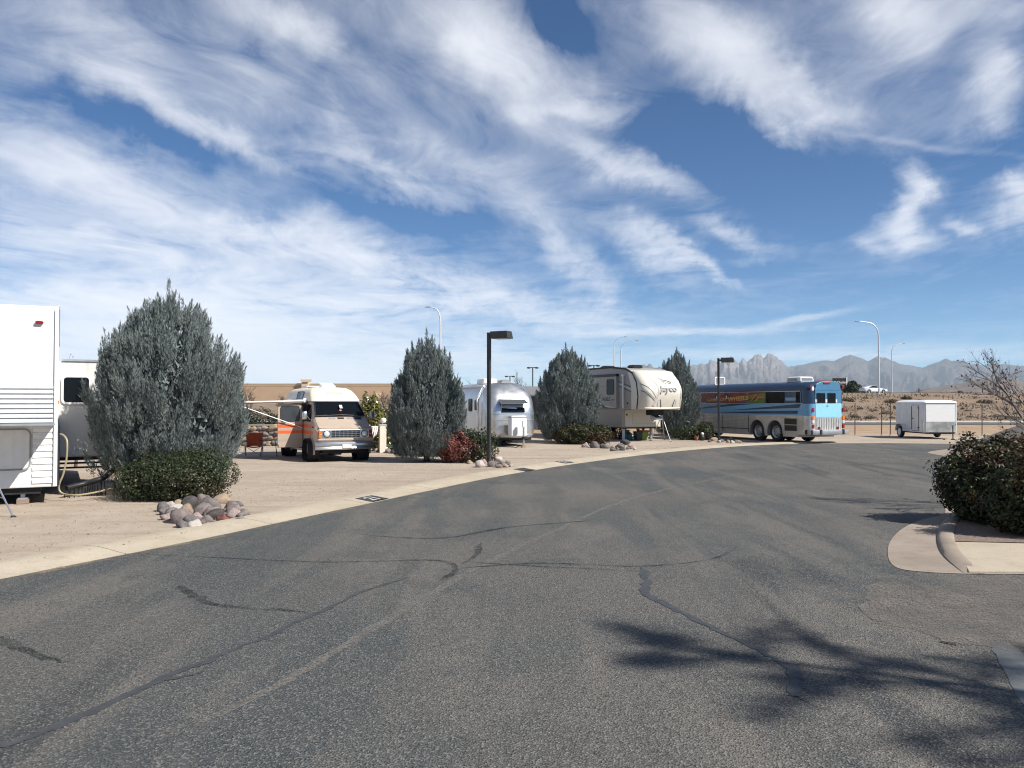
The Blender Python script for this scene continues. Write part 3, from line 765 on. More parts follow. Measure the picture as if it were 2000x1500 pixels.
shrub('holly_shrub', 'taller rounded shrub of big bronze leaves at the back of the kerbed island', 'shrub', (7.95, 13.9, .045),
      [(.05, 0, .66, .80, .72, .70), (-.1, -.2, .48, .70, .6, .54), (.6, .1, .76, .6, .6, .58)], 21000, .075, M_BRLEAF, 24)
shrub('holly_shrub', 'nearer shrub of big bronze leaves at the right edge of the picture', 'shrub', (7.95, 12.35, .045),
      [(0, 0, .58, .74, .56, .66), (.7, .1, .65, .8, .7, .7), (-.15, .1, .45, .66, .5, .5)], 22000, .07, M_BRLEAF, 25)
shrub('photinia', 'yellow-green leafy bush behind the camper van', 'bush', (-5.65, 34.6, 0),
      [(0, 0, 1.0, .55, .55, .9), (-.35, .1, 1.3, .5, .5, .75), (.3, -.1, .7, .45, .45, .65), (-.1, 0, 1.9, .22, .22, .45), (-.45, .1, 2.0, .18, .18, .42)], 5200, .12, M_YELLEAF, 26)
shrub('hedge', 'dark evergreen hedge above the stone wall left of the camper van', 'hedge', (-12.4, 40.2, 0),
      [(-1.1, 0, .95, .9, .5, .65), (.1, 0, 1.0, .9, .5, .68), (1.2, 0, .9, .8, .5, .6)], 6500, .10, M_PINE, 27)
shrub('evergreen_bush', 'dark evergreen bush at the right end of the stone wall', 'bush', (-5.0, 39.6, 0), [(0, 0, .8, .5, .5, .8), (.2, 0, 1.2, .4, .4, .6)], 2600, .11, M_PINE, 28)
shrub('clipped_shrub', 'dark low shrub in the shade under the cypress nearest the bus', 'shrub', (9.55, 45.0, 0),
      [(0, 0, .35, .95, .5, .42), (.9, -.1, .4, .5, .45, .5)], 4200, .09, M_DKLEAF, 29)

# rosette and strap-leaved pot plants
def strap_plant(parent, name, n, L, w, droop, material, seed, z0=0.0, spread=.9):
    rr = random.Random(seed); mb = MB()
    for i in range(n):
        a = rr.uniform(0, 6.28); l = L * rr.uniform(.6, 1.1); e = rr.uniform(.1, spread); prev = None; pts = []
        for k in range(5):
            f = k / 4; out = math.sin(e) * l * f + droop * f * f * .3 * l; up_ = math.cos(e) * l * f - droop * f * f * .55 * l
            pts.append(Vector((math.cos(a) * out, math.sin(a) * out, z0 + up_)))
        sd = Vector((-math.sin(a), math.cos(a), 0))
        vs = []
        for k, p in enumerate(pts):
            ww = w * (1 - .85 * k / 4) / 2; vs += [p - sd * ww, p + sd * ww + Vector((0, 0, .003))]
        mb.add(vs, [(2 * k, 2 * k + 1, 2 * k + 3, 2 * k + 2) for k in range(4)])
    return mb.build(name, material, parent)

# --- rocks: six shared shapes
def rock_mesh(seed):
    import bmesh
    bm = bmesh.new(); bmesh.ops.create_icosphere(bm, subdivisions=3, radius=1.0)
    off = Vector((seed * 7.3, seed * 3.1, seed * 1.7))
    rq = random.Random(seed + 50); planes = [(Vector((rq.gauss(0, 1), rq.gauss(0, 1), rq.gauss(0, 1))).normalized(), rq.uniform(.62, .86)) for _ in range(9)]
    for vt in bm.verts:
        d = vt.co.normalized()
        cl_ = min([1.0] + [c_ / d.dot(n_) for n_, c_ in planes if d.dot(n_) > .2])
        k = 1 + .20 * mnoise.noise(d * 1.1 + off) + .09 * mnoise.noise(d * 2.7 + off) + .03 * mnoise.noise(d * 7 + off)
        k *= .08 + .92 * cl_ if cl_ < 1 else 1
        k *= 1.16
        vt.co = Vector((d.x * k, d.y * k * .82, d.z * k * .70))
    me = bpy.data.meshes.new('rock'); bm.to_mesh(me); bm.free()
    me.polygons.foreach_set('use_smooth', [True] * len(me.polygons))
    return me
ROCKS = [rock_mesh(i) for i in range(7)]
def rock_mat(name, c1, c2):
    m, nt, b, tcn, N, noise, rng, mixc, mth, bump = node_mat(name)
    c = mixc(rng(noise(1.6, 5), .35, .65), c1, c2)
    c = mixc(rng(noise(9, 5, .7), .52, .74, 0, .7), c, tuple(q * .5 for q in c1))
    c = mixc(rng(noise(24, 3, .6), .58, .74, 0, .5), c, tuple(min(.8, q * 1.7) for q in c2))
    nt.links.new(c, b.inputs['Base Color']); b.inputs['Roughness'].default_value = .9; b.inputs['Specular IOR Level'].default_value = .2
    bump(noise(6, 8, .7), .6, .05); return m
RM = {'grey': rock_mat('grey basalt', (.15, .135, .13), (.24, .215, .205)), 'mauve': rock_mat('mauve rhyolite', (.20, .165, .155), (.30, .255, .24)), 'white': rock_mat('white quartz rock', (.50, .44, .40), (.62, .56, .52)),
      'pink': rock_mat('pink rock', (.36, .275, .25), (.46, .37, .345)), 'tan': rock_mat('tan rock', (.33, .25, .18), (.43, .34, .25)), 'red': rock_mat('red sandstone', (.20, .085, .07), (.26, .12, .10)), 'dark': rock_mat('dark vesicular rock', (.075, .065, .06), (.13, .115, .11))}
RN = 0
def rock(p, sz, colr, label, group, seed, z=None, flat=.75):
    rr = random.Random(seed)
    me = ROCKS[seed % 7]
    o = bpy.data.objects.new('rock', me); col.objects.link(o)
    if len(me.materials) == 0: me.materials.append(RM['grey'])
    o.material_slots[0].link = 'OBJECT'; o.material_slots[0].material = RM[colr]
    s = (sz * rr.uniform(.9, 1.15) / 2, sz * rr.uniform(.8, 1.1) / 2, sz * rr.uniform(.85, 1.1) * flat / 2)
    o.scale = s; o.rotation_euler = (rr.uniform(-.3, .3), rr.uniform(-.3, .3), rr.uniform(0, 6.28))
    o.location = (p.x, p.y, (s[2] * .36 if z is None else z))
    prop(o, label, 'rock', group); return o
names = {'grey': 'grey', 'mauve': 'mauve-grey', 'white': 'pale', 'pink': 'pinkish', 'tan': 'tan', 'red': 'red', 'dark': 'dark'}
# nearest pile, read off the photograph: (pixel x, pixel y of its foot, width in pixels, colour)
PILE1 = [(313, 1000, 26, 'grey'), (328, 1012, 28, 'grey'), (331, 990, 17, 'white'), (342, 1003, 24, 'white'), (322, 1006, 22, 'grey'), (364, 996, 36, 'dark'), (327, 1016, 24, 'pink'), (362, 1003, 24, 'tan'), (348, 1022, 42, 'mauve'), (401, 997, 38, 'grey'),
         (393, 982, 25, 'mauve'), (432, 985, 28, 'tan'), (390, 1008, 34, 'mauve'), (406, 1010, 28, 'mauve'), (381, 1016, 20, 'pink'), (352, 1032, 24, 'grey'), (378, 1036, 29, 'white'), (370, 1024, 26, 'grey'), (397, 1024, 28, 'mauve'), (415, 1016, 28, 'dark'),
         (432, 1020, 21, 'red'), (450, 996, 26, 'mauve'), (450, 1007, 32, 'mauve'), (452, 1013, 30, 'pink'), (470, 1012, 26, 'mauve'), (440, 1003, 16, 'tan'), (428, 1011, 18, 'grey'), (466, 1022, 22, 'mauve'), (345, 987, 16, 'tan'), (418, 1003, 18, 'tan'), (462, 990, 16, 'grey'), (478, 1006, 13, 'white'), (424, 996, 14, 'grey'), (385, 990, 16, 'dark'), (405, 1030, 13, 'white'), (448, 1024, 12, 'white')]
ORD = ['leftmost', 'second', 'third', 'fourth', 'fifth', 'sixth', 'seventh', 'eighth', 'ninth', 'tenth', 'eleventh', 'twelfth', 'thirteenth', 'fourteenth', 'fifteenth', 'sixteenth', 'seventeenth', 'eighteenth', 'nineteenth', 'twentieth', 'twenty-first', 'twenty-second']
def heap(lst, lab, group, base, special):
    for i, (px, py, w, c_) in enumerate(lst):
        p = G(px, py); sz = w * p.y / FPX * 1.18
        p = p + Vector((0, sz * .35, 0))
        same = sorted(q[0] + j * 1e-4 for j, q in enumerate(lst) if q[3] == c_ and j not in special)
        L_ = lab % names[c_]
        if len(same) > 1 and i not in special:
            k = same.index(px + i * 1e-4); L_ += (', %s of the %s ones' % (ORD[k], names[c_])) if k == 0 else (', rightmost of the %s ones' % names[c_] if k == len(same) - 1 else ', %s %s one from the left' % (ORD[k], names[c_]))
        rock(p, sz, c_, special.get(i, L_), group, base + i, flat=1.0)
heap(PILE1, '%s rock in the nearest pile', 'rocks in the nearest pile', 100,
     {9: 'big smooth grey boulder at the heart of the nearest rock pile', 10: 'rounded mauve boulder topping the nearest rock pile', 20: 'small brick red rock beside the kerb in the nearest pile', 16: 'pale rock lowest of the nearest pile, at the kerb', 8: 'long flat mauve rock at the front of the nearest pile', 11: 'pitted tan boulder at the back right of the nearest pile', 5: 'dark pitted boulder at the back of the nearest pile'})
heap([(905, 899, 14, 'white'), (885, 902, 10, 'grey'), (917, 906, 12, 'tan'), (945, 908, 16, 'pink'), (938, 913, 20, 'white'), (958, 912, 16, 'grey'), (972, 902, 17, 'white'), (968, 910, 15, 'grey'), (980, 911, 15, 'grey'), (991, 908, 12, 'mauve'), (956, 905, 10, 'pink'), (986, 913, 11, 'tan'), (925, 903, 9, 'grey'), (998, 912, 8, 'white'), (870, 900, 10, 'tan'), (974, 914, 12, 'mauve')],
     '%s rock at the first lamp post', 'rocks at the first lamp post', 160, {4: 'largest pale rock left of the first lamp post', 6: 'long white rock right behind the first lamp post'})
heap([(1144, 874, 13, 'pink'), (1162, 875, 17, 'grey'), (1178, 875, 12, 'grey'), (1187, 876, 16, 'mauve'), (1197, 877, 10, 'tan'), (1211, 876, 17, 'grey'), (1222, 869, 15, 'dark'), (1232, 873, 12, 'tan'), (1236, 877, 12, 'pink'), (1226, 878, 9, 'mauve'), (1206, 880, 10, 'grey'), (1216, 880, 11, 'dark'), (1198, 881, 10, 'grey'), (1240, 879, 7, 'white'), (1152, 872, 8, 'white')],
     '%s rock by the bronze shrub', 'rocks by the bronze green shrub', 190, {6: 'dark upright rock topping the pile by the bronze green shrub', 3: 'mauve rock with a flat face in the pile by the bronze shrub'})
heap([(x_, y_ + 2.6, w_, c_) for x_, y_, w_, c_ in [(1394, 859, 13, 'tan'), (1386, 861, 7, 'grey'), (1405, 862, 8, 'white'), (1411, 861, 10, 'grey'), (1416, 858, 7, 'pink'), (1429, 858, 10, 'tan'), (1423, 862, 8, 'tan'), (1431, 863, 8, 'white'), (1440, 862, 9, 'tan'), (1455, 861, 7, 'tan'), (1447, 862, 6, 'mauve')]],
     '%s rock at the lamp post by the bus', 'rocks at the lamp post by the bus', 220, {0: 'broad tan rock left of the lamp post by the bus', 5: 'tan rock standing highest right of the lamp post by the bus'})
heap([(742, 884, 12, 'dark'), (734, 882, 10, 'tan'), (757, 885, 13, 'mauve'), (768, 886, 12, 'dark'), (778, 887, 14, 'grey'), (766, 868, 12, 'tan'), (758, 862, 9, 'tan'), (730, 872, 12, 'tan'), (790, 888, 12, 'grey'), (748, 872, 9, 'tan')],
     '%s boulder by the utility post', 'boulders by the utility post', 240, {5: 'rounded tan boulder above the turquoise tray'})

# pebbles and crumbs scattered over the lots
rs = np.random.RandomState(4); Vp = []; Fp = []
ico = [Vector(q) for q in ((0, 0, 1), (.9, 0, -.3), (-.45, .8, -.3), (-.45, -.8, -.3))]
for i in range(3600):
    s_, off = rs.uniform(15, acc_l[-1]), abs(rs.normal()) * 2.2 + .35
    p, n = along(s_); q = p + n * off
    if i % 3 == 0:
        px_ = rs.uniform(0, 900); q = G(px_, rs.uniform(905, 1085 - px_ * .19))
    r = rs.uniform(.005, .018) * (1.6 if rs.uniform() < .06 else 1)
    base = len(Vp); a = rs.uniform(0, 6.28); zz = .012 + (.055 if .15 < off < .9 and i % 3 else 0)
    for v_ in ico: Vp.append((q.x + (v_.x * math.cos(a) - v_.y * math.sin(a)) * r, q.y + (v_.x * math.sin(a) + v_.y * math.cos(a)) * r, zz + v_.z * r * .7))
    Fp += [(base, base + 1, base + 2), (base, base + 2, base + 3), (base, base + 3, base + 1), (base + 1, base + 3, base + 2)]
prop(link_mesh('pebbles', np_mesh('pebbles', Vp, Fp), mat('pebble', (.22, .175, .14), .95, scale=9, col2=(.52, .45, .38))), 'scattered gravel along the lots', 'gravel', kind='stuff')

# --- bare trees
def bare_tree_mesh(seed, h, spread, levels=4, r0=.08, lean=(0, 0), kids=(3, 5), angle=.65, nub=0.0, sides=4):
    rr = random.Random(seed); mb = MB(); nubs = MB()
    def grow(p, d, L, r, lv):
        pts = [p]; q = p; dd = d
        k = 4 if lv > 1 else 3
        for i in range(k):
            dd = (dd + Vector((rr.gauss(0, .13), rr.gauss(0, .13), rr.gauss(0, .10) + .04))).normalized(); q = q + dd * L / k; pts.append(q)
        mb.tube(pts, [r * (1 - .55 * i / k) for i in range(k + 1)], sides if lv < levels else 6, caps=False)
        if nub and lv <= 1:
            for q_ in pts[1:]:
                if rr.random() < nub:
                    s_ = rr.uniform(.010, .022); nubs.add([q_ + Vector(w) * s_ for w in ((1, 0, 0), (-1, 0, 0), (0, 1, 0), (0, -1, 0), (0, 0, 1), (0, 0, -1))], [(0, 2, 4), (2, 1, 4), (1, 3, 4), (3, 0, 4), (2, 0, 5), (1, 2, 5), (3, 1, 5), (0, 3, 5)])
        if lv == 0: return
        for i in range(rr.randint(*kids)):
            f = rr.uniform(.35, 1.0); j = min(k - 1, int(f * k)); b_ = pts[j].lerp(pts[j + 1], f * k - j if f < 1 else 1)
            ax = Vector((rr.gauss(0, 1), rr.gauss(0, 1), rr.gauss(0, .6) + .25)).normalized()
            nd = (dd * math.cos(angle) + ax * math.sin(angle) * spread).normalized()
            grow(b_, nd, L * rr.uniform(.5, .75), r * .5, lv - 1)
    grow(Vector((0, 0, -.05)), Vector((lean[0], lean[1], 1)).normalized(), h * .42, r0, levels)
    return mb, nubs
def bare_tree(label, loc, seed, h, spread=1.0, levels=4, r0=.08, cat='tree', group=None, name='bare_tree', bark=None, **k):
    t = thing(name, label, cat, loc, 0, group)
    mb, nubs = bare_tree_mesh(seed, h, spread, levels, r0, **k)
    mb.build('branches', bark or M_BARK, t)
    if nubs.v: nubs.build('dry_buds', MATS['dark twig bud'], t)['kind'] = 'stuff'
    return t
mat('dark twig bud', (.05, .035, .03), .9)

# ================================================================== VEHICLES
def heading(deg): return R(deg - 90)       # local +x points at the viewer's right-front; 0 = straight at the viewer
W_WHITE = mat('white gelcoat', (.74, .74, .73), .35, var=.03, scale=2, spec=.5, streaks=.10)
W_DIRTY = mat('weathered white metal', (.62, .62, .61), .45, var=.06, scale=3, streaks=.35)
W_SIDING = mat('white ribbed siding', (.70, .71, .71), .4, var=.04, scale=4, streaks=.15)
M_TRIM = mat('aluminium trim', (.62, .63, .64), .35, .8, var=.08)
M_CHROME = mat('chrome', (.62, .62, .62), .30, 1.0, var=.05)
M_STEEL = mat('galvanised steel', (.45, .46, .47), .45, .8, var=.15, scale=20)
M_BLACK = mat('black plastic', (.018, .018, .02), .5, var=.2)
M_RUBBER = mat('tyre rubber', (.022, .022, .023), .85, var=.25, scale=15)
M_UNDER = mat('dark chassis', (.02, .02, .021), .8, var=.3, scale=8)
M_GLASS = mat('dark tinted glass', (.007, .009, .012), .10, var=.1, spec=.14)
M_GLASS2 = mat('grey tinted glass', (.05, .06, .07), .08, var=.1, spec=.6)
M_RED = mat('red lens', (.30, .012, .014), .3, var=.1)
M_AMBER = mat('amber lens', (.75, .17, .01), .25, var=.1)
M_LAMP = mat('lamp glass', (.75, .77, .80), .12, .35, var=.1)
M_WOOD = mat('raw timber block', (.42, .28, .15), .8, var=.2, scale=12)
M_GREY = mat('grey plastic', (.30, .30, .31), .5, var=.1)
M_SEAM = mat('seam sealant', (.30, .30, .30), .7)
M_WARN = mat('brass latch', (.22, .18, .09), .4, .6)

def wheel(parent, x, y, r, w, inner=1, rimc=None, hub=False, n=28):
    """inner: +1 if the outside face looks towards -y"""
    wh = MB(); pr = [(r * .62, -w / 2), (r * .90, -w / 2), (r * .97, -w * .38), (r, -w * .25), (r, w * .25), (r * .97, w * .38), (r * .90, w / 2), (r * .62, w / 2)]
    wh.lathe(pr, (x, y, r), 'y', n, caps=False); wh.lathe([(r * .62, w / 2), (r * .62, -w / 2)], (x, y, r), 'y', n, caps=False)
    t = wh.build('wheel', M_RUBBER, parent, smooth=30)
    s = -1 if inner > 0 else 1; f = y + s * w * .30
    rm = MB(); rm.lathe([(r * .62, s * w * .48 - s * w * .30), (r * .58, 0.03 * s), (r * .50, -.02 * s), (r * .30, 0), (r * .26, .035 * s), (.012, .04 * s)], (x, f, r), 'y', n, caps=False)
    rm.build('rim', rimc or M_STEEL, t, smooth=30)
    if hub:
        h0 = None
        for k in range(10):
            a = 2 * math.pi * k / 10; cx, cz = x + math.cos(a) * r * .43, r + math.sin(a) * r * .43
            if h0 is None: o = h0 = MB().lathe([(r * .06, -.012), (r * .06, .012)], (0, 0, 0), 'y', 8).build('hand_hole', M_BLACK, t)
            else: o = h0.copy(); col.objects.link(o)
            o.location = (cx, f - s * .004, cz)
    return t

# ---------------------------------------------------------------- white fifth-wheel trailer, left
fw = thing('fifth_wheel_trailer', 'big white fifth-wheel trailer with ribbed siding at the left edge', 'trailer', (-10.17, 16.02, 0), heading(28.6))
HW = 1.22
prof = [(-9.2, .36), (0, .33), (0, 1.62), (2.0, 1.62), (2.03, 2.4), (1.96, 3.66), (1.88, 3.74), (-9.2, 3.78)]
MB().extr(prof, 'y', -HW, HW).build('shell', W_WHITE, fw, bevel=.025)
for i in range(8):                                   # ribbed siding under the nose
    z0 = 1.645 + i * .086; MB().extr([(2.006, z0), (2.052, z0 + .012), (2.052, z0 + .038), (2.026, z0 + .056), (2.026, z0 + .072), (2.006, z0 + .084)], 'y', -HW + .02, HW - .06).build('siding_panel', W_SIDING, fw)
for i in range(9):
    z0 = .40 + i * .127; MB().extr([(.003, z0), (.022, z0 + .012), (.022, z0 + .075), (.010, z0 + .095), (.010, z0 + .112), (.003, z0 + .122)], 'y', .80, HW - .07).build('siding_panel', W_SIDING, fw)
MB().extr([(1.97, 1.615), (2.05, 1.615), (2.062, 2.4), (1.99, 3.66), (1.91, 3.75), (1.88, 3.66), (1.96, 2.4)], 'y', HW - .05, HW + .012).build('corner_trim', W_SIDING, fw, bevel=.008)
MB().box(-.02, .05, HW - .06, HW + .012, .34, 1.60).build('corner_trim', W_SIDING, fw, bevel=.008)
MB().box(-9.2, 1.9, HW - .03, HW + .03, 3.68, 3.76).build('roof_rail', M_TRIM, fw, bevel=.008)
MB().box(1.98, 2.06, -HW, HW - .03, 1.60, 1.64).build('nose_trim', M_TRIM, fw)
dr = MB().rr('x', .004, .028, 1.50, .76, .10, 0.0, 1.09).build('compartment_door', W_SIDING, fw)
MB().frame('x', .004, .045, 1.50, .76, .10, 0.0, 1.09, .028).build('door_frame', M_SEAM, dr)
MB().rr('x', .028, .05, .09, .05, .015, .16, 1.33).build('latch', M_WARN, dr)
for yy, w_ in ((-.2, .2), (.35, .16), (.05, .10)): MB().box(.026, .031, yy - w_ / 2, yy + w_ / 2, .765, .775).build('scuff_strip', M_TRIM, dr)
MB().rr('x', 1.985, 2.03, .13, .055, .025, .93, 3.43).build('marker_light', M_RED, fw, bevel=.008)
MB().box(1.7, 1.76, HW - .002, HW + .03, 1.98, 2.04).build('side_marker', M_AMBER, fw)
MB().box(-9.0, -.1, -.95, .95, .20, .34).build('chassis', M_UNDER, fw)
MB().box(-1.0, -.3, -.98, .72, .26, .37).build('front_crossmember', M_UNDER, fw)
lg = MB().box(-.28, -.20, .60, .68, .10, .62).build('landing_leg', M_STEEL, fw); MB().box(-.31, -.17, .57, .71, .38, .44).build('leg_collar', M_STEEL, lg); MB().box(-.33, -.15, .55, .73, .10, .125).build('foot_plate', M_STEEL, lg)
MB().box(-.36, -.12, .53, .75, 0.0, .10).build('support_block', mat('grey brown timber', (.27, .19, .15), .85, var=.2, scale=10), fw, bevel=.008)
lg = MB().box(-.28, -.20, -.68, -.60, .02, .62).build('landing_leg', M_STEEL, fw)
for x in (-5.6, -6.5):
    for yy, ins in ((1.0, -1), (-1.0, 1)): wheel(fw, x, yy, .36, .22, ins)
so_ = MB().box(-8.1, -3.64, HW - .02, 2.18, .70, 3.0).build('slide_out', W_DIRTY, fw, bevel=.03)
MB().rr('x', -3.636, -3.618, .54, .60, .07, 1.61, 2.315).build('window_pane', M_GLASS, so_)
MB().frame('x', -3.638, -3.60, .54, .60, .07, 1.61, 2.315, .05).build('window_frame', W_WHITE, so_)
MB().box(-8.1, -3.61, 1.3, 2.20, 3.0, 3.05).build('slide_cover', M_TRIM, so_)
MB().box(-8.0, -3.68, 1.1, 2.14, .62, .70).build('slide_floor', M_UNDER, so_)
for z in (.44, .55): MB().box(-3.80, -3.70, HW, 2.3, z - .02, z + .02).build('slide_rail', M_UNDER, so_)
MB().tube([(.0, HW + .02, 1.55), (.0, HW + .03, .9), (.0, HW + .03, .36)], .025, 6).build('drain_pipe', M_BLACK, fw)
MB().box(-.9, -.86, HW - .36, HW - .26, .20, .27).build('tail_lamp', M_RED, fw)

# hose and sewer support beside it
hp = [(116, 848, 17.2), (124, 850, 17.1), (131, 862, 17.0), (130, 895, 17.0), (124, 925, 17.0), (116, 945, 17.0), (116, 958, 17.0), (126, 965, 17.0), (150, 967, 16.9), (185, 962, 17.2), (215, 955, 17.6), (250, 950, 18.0)]
pts = []
for (px, py, Y) in hp:
    p = at(px, py, Y); p.z = max(p.z, .022); pts.append(p)
MB().tube(catmull(pts, 4), .019, 7).build('garden_hose', mat('tan hose', (.36, .31, .19), .5), smooth=True)
prop(bpy.data.objects['garden_hose'], 'tan hose hanging in a loop from the white fifth-wheel trailer', 'hose')
ss = thing('hose_support', 'black slatted sewer hose support lying under the slide-out', 'hose support', (0, 0, 0))
a, b_ = at(130, 950, 17.5), at(206, 945, 18.1); a.z = b_.z = 0
hz = []
for i in range(12):
    f = i / 11; p = a.lerp(b_, f) + Vector((0, .12 * math.sin(f * 5), 0)); top = .16 + .16 * f
    d = Vector((.03, .07, 0)); mb = MB()
    for s_ in (-1, 1): mb.tube([(p.x + d.y * s_, p.y - d.x * s_ + .02, 0), (p.x + d.y * .4 * s_, p.y, top)], .011, 5)
    mb.tube([(p.x - d.y, p.y + .02, .04), (p.x + d.y, p.y + .02, .04)], .008, 4); mb.build('arch', M_BLACK, ss); hz.append((p.x, p.y, top + .05))
MB().tube(hz, .055, 10).build('sewer_hose', M_BLACK, ss, smooth=True)
MB().tube([hz[-1], (hz[-1][0] + .08, hz[-1][1] + .1, .46), (hz[-1][0] + .06, hz[-1][1] + .3, .52)], .06, 10).build('hose_elbow', M_BLACK, ss, smooth=True)
# silver tripod at the left edge
def tripod(name, label, foot_pts, apex, r=.014, head=True, brace=.35, material=None):
    t = thing(name, label, 'tripod', (foot_pts[0].x, foot_pts[0].y, 0)); o = Vector(t.location); ap_ = apex - o
    for f in foot_pts:
        q = f - o; lg = MB().tube([q, q.lerp(ap_, .55)], r * .75, 8).build('leg', material or M_CHROME, t, smooth=True)
        MB().tube([q.lerp(ap_, .5), ap_], r, 8).build('upper_tube', material or M_CHROME, lg, smooth=True)
        MB().lathe([(r * 2.6, 0), (r * 2.4, .012), (r, .03)], tuple(q), 'z', 10).build('foot', M_BLACK, lg)
    c = sum((f - o for f in foot_pts), Vector()) / len(foot_pts)
    for f in foot_pts: MB().tube([(f - o).lerp(ap_, brace), (c.lerp(ap_, brace + .08))], r * .5, 6).build('brace', material or M_CHROME, t)
    if head: MB().lathe([(r * 3, -.06), (r * 3.2, 0), (r * 3.2, .05), (r * 1.5, .07)], tuple(ap_), 'z', 12).build('collar', M_STEEL, t)
    return t
f0 = G(26, 1010); tripod('stabiliser_tripod', 'silver tripod stabiliser cut by the left edge of the picture', [f0, f0 + Vector((-.72, .30, 0)), f0 + Vector((-.62, -.42, 0))], f0 + Vector((-.45, -.05, .95)), .02)

# ---------------------------------------------------------------- beige camper van
C_VAN = mat('beige van paint', (.50, .40, .315), .38, var=.03, coat=.25, spec=.5)
C_TOP = mat('cream fibreglass', (.78, .70, .54), .42, var=.03, scale=3)
C_OR = mat('orange stripe vinyl', (.72, .12, .03), .4, var=.05)
van = thing('camper_van', 'beige camper van with cream high roof and orange stripes', 'van', (-6.05, 29.0, 0), heading(28))
def vring(x, zb, belt, zt, hw, hwt):
    h = [(0, zb), (hw * .9, zb), (hw * .985, zb + .06), (hw, zb + .16), (hw, belt), (hw * .97 + hwt * .03, belt + .03), (hwt + .015, zt - .09), (hwt - .03, zt - .02), (hwt - .11, zt), (0, zt + .025)]
    return [(x, -y, z) for y, z in h] + [(x, y, z) for y, z in reversed(h[1:-1])]
vb = MB().loft([vring(.80, .66, .98, 1.13, .95, .93), vring(.70, .48, 1.06, 1.19, .985, .93), vring(.45, .42, 1.14, 1.33, 1.0, .92), vring(.22, .40, 1.22, 1.47, 1.0, .91), vring(.12, .40, 1.27, 1.55, 1.0, .90), vring(-.16, .40, 1.29, 1.83, 1.0, .86), vring(-.42, .40, 1.30, 2.09, 1.0, .83),
                vring(-.9, .40, 1.30, 2.11, 1.0, .83), vring(-2.5, .40, 1.30, 2.11, 1.0, .83), vring(-4.2, .40, 1.30, 2.10, 1.0, .83), vring(-4.36, .44, 1.30, 1.98, .96, .80)])
body = vb.build('body', C_VAN, van, smooth=32)
ctr = MB()
for x in (0, -3.25):
    for s in (-1, 1): ctr.lathe([(.43, -.32), (.43, .32)], (x, s * .98, .36), 'y', 28)
cut(body, ctr)
M_WELL = M_UNDER
for x in (0, -3.25):
    for s in (-1, 1):
        w_ = wheel(van, x, s * .84, .355, .22, 1 if s < 0 else -1, M_STEEL, n=24)
        arch = MB(); rings = []
        for k in range(13):
            a_ = R(-15 + 210 * k / 12); rings.append([(x + math.cos(a_) * r_, s * yy, .36 + math.sin(a_) * r_) for r_, yy in ((.425, .95), (.425, 1.012), (.465, 1.012), (.47, .95))])
        arch.loft(rings).build('wheel_lip', C_VAN, van, smooth=40)
        MB().lathe([(.428, -.30), (.428, .1)], (x, s * .88, .36), 'y', 20, caps=False).build('wheel_well', M_UNDER, van)
MB().box(-4.2, .6, -.7, .7, .28, .44).build('chassis', M_UNDER, van)
# front end
MB().box(.78, .835, -.90, .90, .80, 1.10).build('grille_panel', M_CHROME, van, bevel=.012)
gr = MB().box(.836, .845, -.50, .50, .825, 1.075).build('grille_opening', M_BLACK, van)
for i in range(5): MB().box(.846, .862, -.51, .51, .826 + i * .0595, .838 + i * .0595).build('grille_bar', M_CHROME, gr)
for i in range(8): MB().box(.847, .858, -.505 + i * .1425, -.493 + i * .1425, .83, 1.07).build('grille_bar', M_CHROME, gr)
for s in (-1, 1):
    hl = MB().rr('x', .836, .852, .27, .25, .02, s * .66, .955).build('headlight_bezel', M_CHROME, van)
    MB().lathe([(.125, .85), (.122, .872), (.104, .872)], (0, s * .66, .955), 'x', 24, caps=False).build('lamp_ring', M_BLACK, hl, smooth=True)
    MB().lathe([(.104, .862), (.085, .885), (.045, .897), (.005, .90)], (0, s * .66, .955), 'x', 24).build('headlight', M_LAMP, hl, smooth=True)
    for zz in (.885, 1.02): MB().rr('x', .80, .858, .115, .115, .02, s * .875, zz).build('turn_signal', M_AMBER if s < 0 else M_RED, van, bevel=.01)
MB().box(.80, .87, -.95, .95, .735, .795).build('grille_valance', C_VAN, van, bevel=.012)
bp_ = MB(); rings = []
for y in np.linspace(-1.04, 1.04, 17):
    c_ = .94 - .10 * abs(y) ** 3; rings.append([(c_ - .16, y, .42), (c_ - .02, y, .42), (c_, y, .47), (c_ - .03, y, .53), (c_ + .01, y, .57), (c_ + .01, y, .62), (c_ - .04, y, .68), (c_ - .18, y, .68)])
bum = bp_.loft(rings).build('bumper', M_CHROME, van, smooth=25)
MB().rr('x', .925, .955, .34, .13, .015, .02, .54).build('plate_bracket', W_DIRTY, bum)
MB().extr([(.70, 1.192), (.70, 1.21), (.76, 1.175), (.79, 1.15)], 'y', -.9, .9).build('hood_lip', C_VAN, van, smooth=True)
for i, y0 in enumerate((-.42, -.12, .22, .50)):
    v0 = MB()
    def hz_(x): return 1.33 + (.45 - x) / .23 * .14 if x > .22 else 1.47 + (.22 - x) / .10 * .08
    v0.hexa([(.30, y0, hz_(.30) + .004), (.30, y0 + .22, hz_(.30) + .004), (.22, y0 + .22, hz_(.22) + .004), (.22, y0, hz_(.22) + .004), (.30, y0, hz_(.30) + .03), (.30, y0 + .22, hz_(.30) + .03), (.22, y0 + .22, hz_(.22) + .03), (.22, y0, hz_(.22) + .03)]).build('cowl_vent', M_BLACK if i % 2 else M_GREY, van)
lettering('hood_letters', 'D O D G E', .065, M_GREY, van, (.775, 0.02, 1.165), (0, 1, 0), (-.5, 0, .85), .01)
